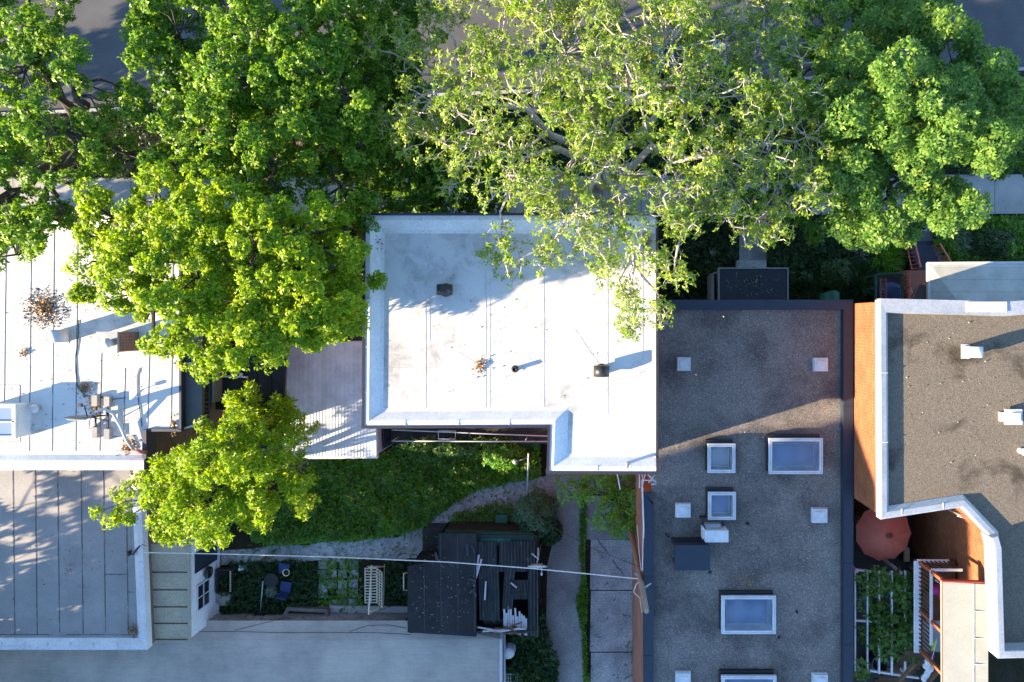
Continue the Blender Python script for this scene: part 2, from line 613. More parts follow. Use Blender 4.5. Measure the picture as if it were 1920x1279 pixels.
M = {}
M['membrane'] = membrane('main_membrane', .23, .40, (.55, .54, .525), (.32, .315, .31))
M['membrane_left'] = membrane('old_membrane', .25, .36, (.62, .60, .57), (.48, .45, .41))
M['cap_white'] = pm('white_cap', (.70, .70, .70), (.58, .585, .59), 1.1, 14, .16, .6, c3=(.40, .39, .37), c3t=(.64, .80), c3s=2.2)
M['seam'] = pm('seam_grey', (.42, .42, .41), (.59, .59, .58), 2.2, 8, .3, .8, lo=.42, hi=.58)
M['seam_dark'] = pm('seam_dark', (.10, .10, .10), (.35, .33, .31), 1.6, 9, .3, .8, lo=.5, hi=.7)
M['grey_membrane'] = pm('grey_membrane', (.34, .325, .31), (.26, .25, .24), .7, 30, .22, .8, c3=(.26, .25, .24), c3t=(.58, .78), c3s=1.0)
M['gravel_dark'] = gravel('gravel_dark', (.085, .075, .068), (.19, .168, .150), (.42, .38, .33), (.50, .50, .53), (.42, .66), cell=34)
M['gravel_tan'] = gravel('gravel_tan', (.075, .064, .05), (.155, .130, .10), (.25, .215, .17), (.38, .37, .36), (.55, .68), cell=34)
M['black_metal'] = flat('black_metal', (.022, .022, .025), .45)
M['dark_flash'] = flat('dark_flash', (.045, .040, .05), .4, .3)
M['navy_metal'] = flat('navy_metal', (.020, .030, .050), .5)
M['white_metal'] = pm('white_metal', (.64, .65, .66), (.52, .53, .54), 2.5, 20, .15, .45, c3=(.38, .36, .33), c3t=(.66, .8), c3s=4.0)
M['grey_metal'] = flat('grey_metal', (.33, .35, .36), .45, .4)
M['galv'] = pm('galvanised_cap', (.44, .46, .49), (.34, .37, .40), 1.1, 14, .2, .45, metal=.35)
M['brick_orange'] = brick('brick_orange', (.190, .046, .018), (.27, .085, .032), (.29, .165, .095))
M['brick_red'] = brick('brick_red', (.30, .095, .06), (.38, .14, .085), (.30, .24, .2))
M['brick_brown'] = brick('brick_brown', (.13, .08, .055), (.19, .12, .085), (.20, .17, .14))
M['dome'] = glass('dome_acrylic', (.60, .63, .66), .12, .7)
M['dome_dark'] = glass('dome_well', (.22, .29, .42), .1, .6)
M['pane'] = glass('window_pane', (.02, .025, .035), .05, .8)
M['concrete'] = pm('concrete', (.42, .40, .37), (.33, .32, .30), .8, 26, .22, .9, bmp=.2, spec=.2, c3=(.22, .215, .21), c3t=(.6, .72), c3s=2.2)
M['concrete_old'] = pm('concrete_old', (.44, .43, .42), (.25, .25, .25), .9, 16, .5, .92, bmp=.4, spec=.2, c3=(.10, .105, .09), c3t=(.60, .68), c3s=2.4, cracks=.28)
M['asphalt'] = pm('asphalt', (.115, .115, .118), (.085, .085, .09), .7, 50, .4, .92, bmp=.3, spec=.2)
M['asphalt_old'] = pm('asphalt_old', (.33, .32, .31), (.20, .20, .20), .8, 20, .5, .92, bmp=.3, spec=.2)
M['soil'] = pm('soil', (.040, .032, .022), (.022, .024, .012), 1.5, 18, .5, 1.0, bmp=.6, spec=.1)
M['lawn'] = pm('lawn_soil', (.030, .045, .014), (.020, .026, .010), 1.2, 18, .4, 1.0, bmp=.5, spec=.1)
M['awning'] = stripes('ribbed_awning', (.68, .73, .79), (.58, .63, .69), 0, 5.2, .12, .5, .0, .08)
M['shingle'] = shingles('grey_shingle', (.53, .47, .40), (.455, .405, .345))
M['shingle_cream'] = pm('cream_shingle', (.31, .315, .28), (.27, .275, .245), 1.0, 22, .14, .9, c3=(.20, .20, .18), c3t=(.66, .78), c3s=3.0)
M['porch_shingle'] = stripes('porch_boards', (.50, .50, .46), (.40, .40, .37), 1, 2.2, .08, .9, .0, .08, .15)
M['tan_panel'] = pm('tan_panel', (.46, .40, .28), (.37, .33, .24), 1.3, 14, .25, .85, c3=(.30, .40, .36), c3t=(.60, .72), c3s=2.6)
M['white_wood'] = pm('white_wood', (.74, .75, .77), (.64, .65, .67), 2.0, 25, .15, .6)
M['tar'] = pm('tar_roof', (.010, .012, .014), (.030, .032, .034), .8, 24, .55, .85, bmp=.3, c3=(.5, .45, .36), c3t=(.79, .80), c3s=14.0)
M['corr'] = pm('corrugated', (.055, .065, .07), (.030, .036, .040), 1.4, 16, .45, .55, metal=.3, aniso=(3, .7, 1), c3=(.14, .15, .15), c3t=(.60, .75), c3s=2.5)
M['green_wood'] = pm('green_wood', (.014, .070, .046), (.022, .095, .062), 1.0, 30, .3, .7)
M['green_light'] = flat('green_paint', (.03, .16, .11), .5)
M['old_white_wood'] = pm('peeling_planks', (.52, .52, .54), (.32, .27, .2), 4, 20, .4, .9, aniso=(5, .6, 1), lo=.5, hi=.68)
M['brown_wood'] = pm('brown_wood', (.13, .075, .04), (.075, .045, .026), 2.5, 20, .4, .8, aniso=(1, 1, 1))
M['dark_wood'] = stripes('dark_boards', (.038, .034, .032), (.014, .012, .012), 1, 6.5, .12, .8)
M['orange_wood'] = flat('orange_wood', (.36, .11, .05), .55)
M['red_paint'] = flat('red_paint', (.34, .05, .035), .5)
M['salmon'] = flat('salmon_paint', (.50, .13, .09), .5)
M['canvas'] = pm('terracotta_canvas', (.46, .135, .085), (.40, .11, .07), 1.2, 60, .12, .9)
M['pole_wood'] = pm('pole_wood', (.34, .26, .19), (.24, .18, .13), 3, 30, .35, .85, aniso=(6, 6, .5))
M['cream_metal'] = flat('cream_metal', (.62, .55, .40), .5)
M['cable_white'] = flat('cable_white', (.70, .70, .68), .6)
M['cable_black'] = flat('cable_black', (.02, .02, .022), .6)
M['blue_plastic'] = flat('blue_plastic', (.012, .04, .14), .6)
M['blue_pale'] = flat('blue_pale', (.18, .28, .45), .5)
M['pot_black'] = flat('pot_black', (.008, .008, .01), .6)
M['stone'] = pm('stone_trough', (.22, .20, .17), (.14, .13, .115), 3, 22, .35, .9)
M['bag'] = pm('woven_bag', (.34, .33, .27), (.24, .24, .19), 3, 30, .2, .9)
M['pink'] = flat('pink_cloth', (.50, .045, .26), .8)
M['lime'] = flat('lime_cloth', (.42, .52, .03), .8)
M['purple'] = flat('purple_cloth', (.12, .03, .18), .8)
M['white_cloth'] = flat('white_cloth', (.78, .80, .84), .9)
M['car_white'] = flat('car_silver', (.50, .54, .60), .25, .3)
M['car_dark'] = flat('car_navy', (.02, .035, .07), .25, .3)
M['rubber'] = flat('rubber', (.015, .015, .015), .8)
M['lamp_red'] = flat('lamp_red', (.35, .02, .015), .3)
M['lamp_clear'] = flat('lamp_clear', (.6, .6, .6), .2)
M['dead_leaf'] = leafmat('dead_leaves', (.30, .17, .09), (.42, .27, .15), (.17, .10, .06), .1)
M['rot_leaf'] = leafmat('rotted_leaves', (.06, .045, .03), (.11, .085, .06), (.20, .15, .10), .05)
M['bark'] = pm('bark', (.085, .07, .055), (.05, .042, .034), 3, 22, .5, .95, bmp=.6, aniso=(3, 3, .8))
M['bark_pale'] = pm('bark_pale', (.52, .46, .42), (.38, .33, .29), 3, 22, .35, .9, bmp=.3)
M['maple'] = leafmat('maple_leaf', (.070, .185, .014), (.135, .285, .016), (.340, .470, .020), .45)
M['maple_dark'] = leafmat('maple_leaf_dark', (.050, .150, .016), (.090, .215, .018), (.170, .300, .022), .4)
M['maple_bright'] = leafmat('maple_leaf_bright', (.145, .285, .010), (.260, .410, .012), (.470, .560, .018), .5)
M['ash'] = leafmat('sparse_leaf', (.090, .190, .016), (.215, .345, .028), (.460, .520, .070), .48)
M['linden'] = leafmat('dense_leaf', (.060, .160, .026), (.130, .265, .040), (.320, .440, .075), .42)
M['ivy'] = leafmat('ivy_leaf', (.060, .170, .012), (.110, .270, .016), (.220, .380, .022), .3)
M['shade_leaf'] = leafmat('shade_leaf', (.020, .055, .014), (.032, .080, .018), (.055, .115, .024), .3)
M['vine'] = leafmat('vine_leaf', (.045, .12, .02), (.085, .18, .03), (.17, .26, .05), .35)
M['blue_shrub'] = leafmat('blue_shrub_leaf', (.045, .11, .05), (.075, .16, .075), (.12, .21, .10), .25)
M['sage'] = leafmat('variegated_leaf', (.10, .15, .10), (.20, .25, .18), (.40, .45, .36), .25)


def clear_dome(name):
    """acrylic dome: mostly clear, with a sky reflection and a little dust"""
    m, nt, bs = _new(name)
    tr = nt.nodes.new('ShaderNodeBsdfTransparent'); tr.inputs['Color'].default_value = (.86, .90, .93, 1)
    bs.inputs['Base Color'].default_value = (.75, .78, .80, 1); bs.inputs['Roughness'].default_value = .12
    fr = nt.nodes.new('ShaderNodeFresnel'); fr.inputs['IOR'].default_value = 1.45
    ad = nd(nt, 'ShaderNodeMath', operation='ADD'); lk(nt, fr.outputs[0], ad.inputs[0])
    lk(nt, ramp(nt, noise(nt, coords(nt), 2.5, 4), [(.4, (.02,) * 3), (.75, (.09,) * 3)]), ad.inputs[1])
    mx = nt.nodes.new('ShaderNodeMixShader'); lk(nt, ad.outputs[0], mx.inputs[0]); lk(nt, tr.outputs[0], mx.inputs[1]); lk(nt, bs.outputs[0], mx.inputs[2])
    lk(nt, mx.outputs[0], nt.nodes['Material Output'].inputs['Surface'])
    return m


M['dome_clear'] = clear_dome('clear_dome')
M['dome_milky'] = glass('milky_pane', (.42, .44, .46), .2, .6)
M['well_white'] = flat('well_white', (.80, .84, .88), .6)
# ------------------------------------------------------------------ camera, sun, sky
cam_d = bpy.data.cameras.new('camera'); cam = bpy.data.objects.new('camera', cam_d); COL.objects.link(cam)
cam.location = (0, 0, CAMH); cam.rotation_euler = (0, 0, 0)
cam_d.sensor_width = 36; cam_d.lens = 24; cam_d.clip_end = 3000; cam_d.clip_start = .5
cam_d.shift_x = -(PX0 - 960) / 1920; cam_d.shift_y = -(639.5 - PY0) / 1920
SC.camera = cam

SUN_EL, SUN_AZ = math.radians(16.5), math.radians(17.0)         # light travels 17 degrees north of east
sd = bpy.data.lights.new('sun', 'SUN'); sun = bpy.data.objects.new('sun', sd); COL.objects.link(sun)
ldir = Vector((math.cos(SUN_AZ) * math.cos(SUN_EL), math.sin(SUN_AZ) * math.cos(SUN_EL), -math.sin(SUN_EL)))
sun.rotation_euler = ldir.to_track_quat('-Z', 'Y').to_euler()
sd.energy = 5.0; sd.angle = math.radians(.55); sd.color = (1.0, .79, .53)
w = bpy.data.worlds.new('World'); SC.world = w; w.use_nodes = True
nt = w.node_tree; bg = nt.nodes['Background']
sky = nt.nodes.new('ShaderNodeTexSky'); sky.sky_type = 'NISHITA'; sky.sun_disc = False
sky.sun_elevation = SUN_EL; sky.sun_rotation = math.radians(253)
sky.air_density = 1.0; sky.dust_density = .2; sky.ozone_density = 3.3
nt.links.new(sky.outputs[0], bg.inputs['Color']); bg.inputs['Strength'].default_value = .125
SC.view_settings.view_transform = 'Standard'; SC.view_settings.look = 'None'
SC.view_settings.exposure = 2.2; SC.view_settings.gamma = 1.0
SC.cycles.use_denoising = True
SC.cycles.max_bounces = 6; SC.cycles.diffuse_bounces = 3; SC.cycles.transmission_bounces = 4; SC.cycles.glossy_bounces = 2
SC.cycles.caustics_reflective = False; SC.cycles.caustics_refractive = False


def struct(name, mb, mats):
    o = mb.build(name, mats, None)
    o['kind'] = 'structure'
    return o


# ------------------------------------------------------------------ ground, road, paths
gm = MB(); gm.quad((-700, -700, -.16), (700, -700, -.16), (700, 700, -.16), (-700, 700, -.16))
struct('ground', gm, M['soil'])


def kerb_y(x):                         # the kerb in world metres
    return 9.93 + (x + 22.75) * (11.83 - 9.93) / (20.0 + 22.75)


road = MB()
road.quad((-80, kerb_y(-80), -.15), (80, kerb_y(80), -.15), (80, kerb_y(80) + 9.2, -.15), (-80, kerb_y(-80) + 9.2, -.15))
struct('road', road, M['asphalt'])
blk = MB(); blk.prism([(-80, -60), (80, -60), (80, kerb_y(80) - .16), (-80, kerb_y(-80) - .16)], -.155, 0)
struct('garden_soil', blk, M['soil'])
blk = MB(); blk.prism([(-80, kerb_y(-80) + 9.36), (80, kerb_y(80) + 9.36), (80, 70), (-80, 70)], -.155, 0)
struct('far_verge', blk, M['lawn'])
for off, nm in ((0, 'kerb'), (9.36, 'kerb')):
    kb = MB(); kb.prism([(-80, kerb_y(-80) - .16 + off), (80, kerb_y(80) - .16 + off), (80, kerb_y(80) + off), (-80, kerb_y(-80) + off)], -.155, .012)
    struct(nm, kb, M['concrete'])

# pavement slabs with open joints
sw = MB()
x = -60.0
while x < 60:
    y0 = 4.9 + .004 * x; y1 = 6.75 + .004 * x
    sw.box(x + .012, y0, -.1, x + 1.83, y1, .012 + random.uniform(0, .006))
    x += 1.84
struct('pavement', sw, M['concrete'])
fp = MB()
fp.pprism([(1386, 404), (1437, 404), (1438, 488), (1386, 488)], -.1, .010)
struct('entrance_path', fp, M['asphalt_old'])
fp = MB(); fp.pprism([(1690, 405), (1745, 405), (1752, 452), (1688, 452)], -.1, .010)
struct('entrance_path', fp, M['asphalt_old'])
fp = MB(); fp.pprism([(1140, 404), (1180, 404), (1180, 455), (1140, 455)], -.1, .010)
struct('entrance_path', fp, M['asphalt_old'])
al = MB()
al.pprism([(1022, 880), (1215, 880), (1215, 1010), (1098, 1012), (1092, 1400), (1020, 1400), (1026, 1060), (1040, 1000)], -.1, .008)
struct('alley', al, M['asphalt_old'])
al = MB()
for y0, y1 in ((1012, 1106), (1108, 1222), (1224, 1400)):
    al.pprism([(1108, y0), (1197, y0), (1197, y1), (1106, y1)], -.1, .016)
struct('alley_slabs', al, M['concrete_old'])
gp = MB()
gp.pprism([(415, 1032), (470, 1029), (520, 1021), (575, 1023), (610, 1015), (660, 1016), (700, 1008), (745, 1008), (768, 996), (790, 990), (805, 972), (832, 958), (850, 938), (880, 927), (905, 912), (940, 907), (985, 894), (1024, 893),
           (1034, 930), (1030, 985), (1000, 992), (975, 985), (940, 990), (900, 985), (880, 992), (855, 1004), (835, 1022), (815, 1050), (770, 1046), (740, 1052), (690, 1047), (640, 1054), (600, 1050), (540, 1056), (480, 1053), (415, 1060)], -.1, .010)
struct('garden_path', gp, M['concrete_old'])
sl = MB()
sl.pbox(340, 560, 700, 900, -.1, .008)
struct('side_passage', sl, M['asphalt'])
pv = MB()
for i in range(4):
    for j in range(5):
        if (i, j) in ((1, 3), (0, 4)): continue
        x0 = 596 + i * 19.5 + random.uniform(-1.5, 1.5); y0 = 1050 + j * 18.5 + random.uniform(-1.5, 1.5)
        pv.pbox(x0, y0, x0 + 16.5, y0 + 16, -.05, .014 + random.uniform(0, .012), random.choice([0, 0, 1]))
struct('garden_paving', pv, [M['concrete_old'], M['asphalt_old']])

# ------------------------------------------------------------------ plants nobody could count
rng = np.random.default_rng(5)


def carpet(name, label, cat, poly, n, mat, Ln=.11, W=.07, z=(.02, .35), k=5, tilt=.5, lump=1.0):
    p = inpoly(poly, n, rng)
    zz = rng.uniform(z[0], z[1], n)
    w3 = np.stack([(p[:, 0] - PX0) * (CAMH - zz) / FPX, (PY0 - p[:, 1]) * (CAMH - zz) / FPX, zz], 1)
    w3[:, 2] *= lump * (.55 + .45 * np.sin(w3[:, 0] * 2.1 + 1.3) * np.cos(w3[:, 1] * 2.7)) + .35
    A = np.array([0, 0, 1.0]) + rng.normal(0, tilt, (n, 3))
    Q, var = rosettes(w3, A, k, Ln, W, (-.2, .7), rng)
    o = leafobj(name, Q, var, mat, None, tuple(w3.min(0)))
    return tag(o, label, cat, None, 'stuff')


YARD = [(590, 862), (700, 866), (745, 838), (870, 828), (960, 822), (1008, 840), (1012, 892), (955, 902), (885, 920), (838, 950), (795, 985),
        (745, 1002), (640, 1012), (500, 1020), (470, 1012), (500, 940), (560, 900)]
carpet('ground_cover', 'dense green leafy ground cover filling the back yard', 'ground cover', YARD, 15000, M['ivy'], .15, .10, (.03, .55), 5, .32)
carpet('ground_cover', 'weeds and grass along the edge of the cracked garden path', 'weeds',
       [(830, 1000), (850, 965), (905, 945), (960, 945), (968, 985), (900, 992), (860, 1000)], 420, M['ivy'], .10, .05, (.02, .25))
carpet('ground_cover', 'strip of weeds growing between the two alley slabs', 'weeds',
       [(1090, 895), (1098, 895), (1097, 1000), (1095, 1060), (1102, 1120), (1097, 1180), (1104, 1279), (1095, 1279), (1091, 1190), (1080, 1128), (1091, 1090), (1087, 1030)],
       900, M['ivy'], .09, .05, (.02, .28))
carpet('ground_cover', 'low plants and weeds covering the small garden bed', 'ground cover',
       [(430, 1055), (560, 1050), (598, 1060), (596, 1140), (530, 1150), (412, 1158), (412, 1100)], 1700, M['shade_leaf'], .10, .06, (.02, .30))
carpet('ground_cover', 'bright weeds growing in the joints of the garden paving', 'weeds',
       [(594, 1046), (676, 1046), (680, 1146), (594, 1150)], 330, M['ivy'], .10, .06, (.02, .16))
carpet('ground_cover', 'dark weeds between the cream garden swing and the tarred shed', 'weeds',
       [(724, 1050), (762, 1060), (764, 1130), (724, 1138)], 330, M['shade_leaf'], .10, .06, (.02, .3))
carpet('ground_cover', 'overgrown weeds beside the white barrel at the alley edge', 'weeds',
       [(950, 1200), (1010, 1120), (1030, 1195), (1045, 1230), (1045, 1300), (950, 1300)], 1500, M['shade_leaf'], .13, .08, (.05, .8))
FRONT = [(1236, 407), (1384, 407), (1384, 488), (1340, 505), (1340, 565), (1236, 565)]
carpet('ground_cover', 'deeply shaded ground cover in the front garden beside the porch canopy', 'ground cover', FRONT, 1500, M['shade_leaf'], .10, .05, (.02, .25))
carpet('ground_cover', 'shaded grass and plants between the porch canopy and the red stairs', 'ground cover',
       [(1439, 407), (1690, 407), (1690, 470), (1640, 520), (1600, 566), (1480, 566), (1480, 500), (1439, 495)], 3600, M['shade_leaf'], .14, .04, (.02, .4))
carpet('ground_cover', 'green grass and plants in front of the pale gallery roof', 'ground cover',
       [(1750, 407), (1960, 404), (1960, 500), (1750, 500)], 3200, M['ivy'], .12, .06, (.02, .4))
carpet('ground_cover', 'scattered weeds creeping over the worn garden path', 'weeds', [(430, 1026), (800, 985), (900, 915), (1020, 900), (1020, 980), (900, 985), (820, 1045), (430, 1056)], 300, M['ivy'], .09, .05, (.02, .15), 4, .6)
carpet('ground_cover', 'tall pale weeds standing out of the dense yard ground cover', 'weeds', YARD, 1500, M['vine'], .15, .085, (.35, .75), 5, .7)
carpet('grass_verge', 'shaded grass verge between the pavement and the kerb', 'grass',
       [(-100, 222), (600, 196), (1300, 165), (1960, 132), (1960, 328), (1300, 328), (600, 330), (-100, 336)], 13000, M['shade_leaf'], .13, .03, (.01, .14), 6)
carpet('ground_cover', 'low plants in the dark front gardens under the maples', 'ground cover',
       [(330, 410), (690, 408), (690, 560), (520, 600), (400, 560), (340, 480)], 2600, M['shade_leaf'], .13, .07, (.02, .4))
carpet('ground_cover', 'low plants growing along the passage by the porch behind the white house', 'ground cover',
       [(735, 822), (1010, 820), (1012, 842), (880, 835), (745, 845)], 900, M['vine'], .13, .085, (.2, 1.2))
# ------------------------------------------------------------------ the white roofed row house
Z1 = 9.2
h1 = thing('row_house', (-2.5, 0, 0), 'row house with bright white membrane roof between the trees and the gravel roof', 'house')
OUT1 = [P(*p, Z1)[:2] for p in ((1232, 402), (684, 402), (681, 801), (1030, 799), (1027, 886), (1232, 887))]
ins = 0.14
b = MB(); b.prism([(x + (-ins if x > 0 else ins), y + (-ins if y > 0 else ins)) for x, y in OUT1], 0, 8.95); b.build('wall', M['brick_red'], h1)
b = MB(); b.prism(OUT1, 8.95, 9.04)
for sx, y0, y1, wd in ((798, 424, 778, 1.6), (806, 424, 640, .8), (911, 424, 778, 1.8), (919, 500, 778, .9), (1020, 424, 776, 1.5), (1139, 424, 776, 1.6), (1205, 424, 676, 1.2)):
    a = P(sx, y0, 9.04); c = P(sx + 2, y1, 9.04); k = L(wd, 9.04) / 2
    b.box(a[0] - k, a[1], 9.03, c[0] + k - L(2, 9), c[1], 9.047, 1)
for (xa, ya, xb, yb, wd) in ((1078, 618, 1122, 682, 1.6), (724, 690, 912, 691, .8), (1040, 768, 1070, 774, 1.2), (860, 660, 905, 688, .8)):
    b.bar(P(xa, ya, 9.042), P(xb, yb, 9.042), L(wd, 9), .008, 1)
b.build('roof', [M['membrane'], M['seam']], h1)
b = MB()
b.sweep(OUT1, [(.035, 8.9), (.035, 9.20), (.19, 9.225), (.23, 9.21), (.50, 9.07), (.62, 9.042), (.62, 9.0)])
b.box(OUT1[0][0] - .05, OUT1[0][1] - .05, 9.0, OUT1[0][0] - .01, OUT1[5][1] + .05, 9.075)
for (x_, y_, hz) in ((760, 801, 0), (860, 800, 0), (955, 800, 0), (1120, 886, 0), (790, 403, 0), (900, 403, 0), (1010, 403, 0), (1120, 403, 0), (682, 470, 1), (682, 560, 1), (681, 650, 1), (681, 735, 1)):
    q = P(x_, y_, 9.22)
    sg = 1 if y_ > 600 else -1
    if hz: b.bar((q[0] + .06, q[1], 9.222), (q[0] + .22, q[1], 9.226), .022, .02, 1)
    else: b.bar((q[0], q[1] + sg * .06, 9.222), (q[0], q[1] + sg * .22, 9.226), .022, .02, 1)
pr = b.build('parapet', [M['cap_white'], M['seam']], h1)
b = MB()
b.sweep(OUT1, [(-.045, 8.85), (-.045, 9.24), (.034, 9.24), (.034, 9.10), (.02, 8.85)], closed=True)
b.build('flashing', M['dark_flash'], h1)


def hood(x0, y0, x1, y1, z):
    """black barrel shaped roof vent: round stem and a half barrel hood"""
    a = P(x0, y0, z + .45); c = P(x1, y1, z + .45)
    cx, cy = (a[0] + c[0]) / 2, (a[1] + c[1]) / 2
    r = abs(c[0] - a[0]) / 2; hl = abs(a[1] - c[1]) / 2
    m = MB(); m.lathe((cx, cy, z - .02), [(r * .9, 0), (r * .85, .03), (r * .62, .05), (r * .6, .24)], 18)
    n = 14; vs = []
    for yy in (-hl, hl):
        for i in range(n + 1):
            t = math.pi * i / n
            vs.append((cx + r * math.cos(t), cy + yy, z + .22 + (.30 * math.sin(t) if 0 < i < n else 0)))
    fs = [(i, i + 1, n + 2 + i, n + 1 + i) for i in range(n)] + [(n, 0, n + 1, 2 * n + 1)]
    m.add(vs, fs, 0, True)
    m.add(vs[:n + 1], [tuple(range(n + 1))]); m.add(vs[n + 1:], [tuple(range(n, -1, -1))])
    return m


hood(816, 533, 846, 553, 9.04).build('roof_vent', M['black_metal'], h1)
hood(1113, 686, 1143, 707, 9.04).build('roof_vent', M['black_metal'], h1)
b = MB(); q = P(964, 693, 9.3); b.lathe((q[0], q[1], 9.03), [(.14, 0), (.10, .03), (.075, .05), (.075, .27), (.055, .27), (.05, .1)], 16)
b.build('vent_pipe', M['black_metal'], h1)
b = MB(); q = P(1177, 870, 9.3); b.tube([(q[0], q[1], 9.05), (q[0], q[1], 9.45), (q[0] - .04, q[1] - .1, 9.55)], [.05, .05, .035], 10)
b.tube([(q[0], q[1], 9.2), (q[0] + .12, q[1] - .05, 9.4)], .02, 6)
b.build('service_mast', M['grey_metal'], h1)
b = MB(); q = P(703, 725, 9.06); b.lathe((q[0], q[1], 9.06), [(.10, 0), (.09, .03), (.05, .035)], 12); b.build('roof_drain', M['black_metal'], h1)
# porch behind the house
b = MB(); b.pprism([(728, 760), (1028, 760), (1028, 833), (728, 833)], 0.05, .85); b.build('porch_deck', M['dark_wood'], h1)
rl = MB()
for (xa, ya, xb, yb) in ((735, 806, 1030, 818), (735, 827, 1030, 828)):
    rl.tube([P(xa, ya, 1.9), P(xb, yb, 1.9)], .03, 6)
for xx in (735, 790, 838, 930, 985, 1028):
    rl.tube([P(xx, 827, 1.9), (P(xx, 827, 1.9)[0], P(xx, 827, 1.9)[1], .8)], .025, 6)
for q in ((822, 809), (854, 809), (854, 822), (822, 822)):
    pass
fr = [P(822, 808, 2.1), P(854, 808, 2.1), P(854, 823, 2.1), P(822, 823, 2.1), P(822, 808, 2.1)]
rl.tube(fr, .025, 6)
rl.build('porch_railing', M['white_metal'], h1)
b = MB()
for (xa, ya, xb, yb) in ((1204, 890, 1206, 905), (1210, 888, 1203, 915), (1215, 890, 1230, 905), (1216, 905, 1228, 890), (1204, 900, 1230, 902), (1222, 908, 1230, 908), (1199, 888, 1199, 915), (1157, 888, 1163, 918)):
    b.tube([P(xa, ya, 7.2), P(xb, yb, 7.0)], .022, 6)
build_each(b, 'service_bracket', M['white_metal'], h1)

# side porch with the ribbed metal roof
aw = thing('side_porch', P(620, 750, 0), 'side porch with ribbed pale metal roof beside the white house', 'porch')
b = MB(); b.pprism([(540, 642), (700, 641), (706, 858), (533, 859)], 2.94, 3.06)
b.sweep([P(*p, 3.0)[:2] for p in ((540, 642), (533, 859), (706, 858), (700, 641))], [(-.04, 2.82), (-.04, 3.02), (.0, 3.02), (.0, 2.82)], 1, True)
x = 544
while x < 704:
    a = P(x - (x - 620) * .02, 644, 3.06); c = P(x, 857, 3.06)
    b.box(a[0] - .007, c[1], 3.05, a[0] + .007, a[1], 3.069); x += 6.0
b.build('roof', [M['awning'], M['white_metal']], aw)
b = MB(); b.pprism([(543, 646), (696, 646), (703, 855), (538, 855)], 0, 2.94); b.build('wall', stripes('grey_clapboard', (.42, .40, .42), (.30, .29, .31), 2, 7, .15, .7), aw)
b = MB(); e = P(706, 858, 2.9)
b.box(e[0] + .0, e[1] + .2, .9, e[0] + .05, e[1] + 1.1, 2.0); b.build('window', M['pane'], aw)

# ------------------------------------------------------------------ the gravel roofed house
Z2, R2 = 6.85, 6.6
h2 = thing('row_house', (6, -7, 0), 'row house with dark gravel roof and white framed skylights', 'house')
xw = P(1207, 0, Z2)[0]; xe = P(1600, 0, Z2)[0]; yn = P(0, 562, Z2)[1]; ys = -17.6
OUT2 = [(xw, yn), (xw, ys), (xe, ys), (xe, yn)]
OUT2 = [(2.40, yn), (2.40, -6.4), (xw, -6.4), (xw, ys), (xe, ys), (xe, yn)]
b = MB(); b.prism([(x + (.04 if x < 5 else -.04), y + (-.04 if y > -3 else .04)) for x, y in OUT2], 0, 6.45); b.build('wall', M['brick_red'], h2)
b = MB(); b.prism([(x + (.02 if x < 5 else -.02), y + (-.02 if y > -3 else .02)) for x, y in OUT2], 6.45, R2); b.build('roof', M['gravel_dark'], h2)
b = MB()
b.sweep(OUT2[1:] + [OUT2[0]], [(0, 6.5), (0, Z2), (.36, Z2), (.36, Z2 - .04), (.38, 6.56)], closed=False)
for yy in (-3.2, -6.0, -9.0, -12.0, -15.0):
    b.box(xe - .37, yy, Z2 - .02, xe + .005, yy + .03, Z2 + .012, 1)
for yy in (-9.5, -12.4, -15.0):
    b.box(xw - .005, yy, Z2 - .02, xw + .37, yy + .03, Z2 + .012, 1)
b.build('parapet', [M['navy_metal'], M['dark_flash']], h2)


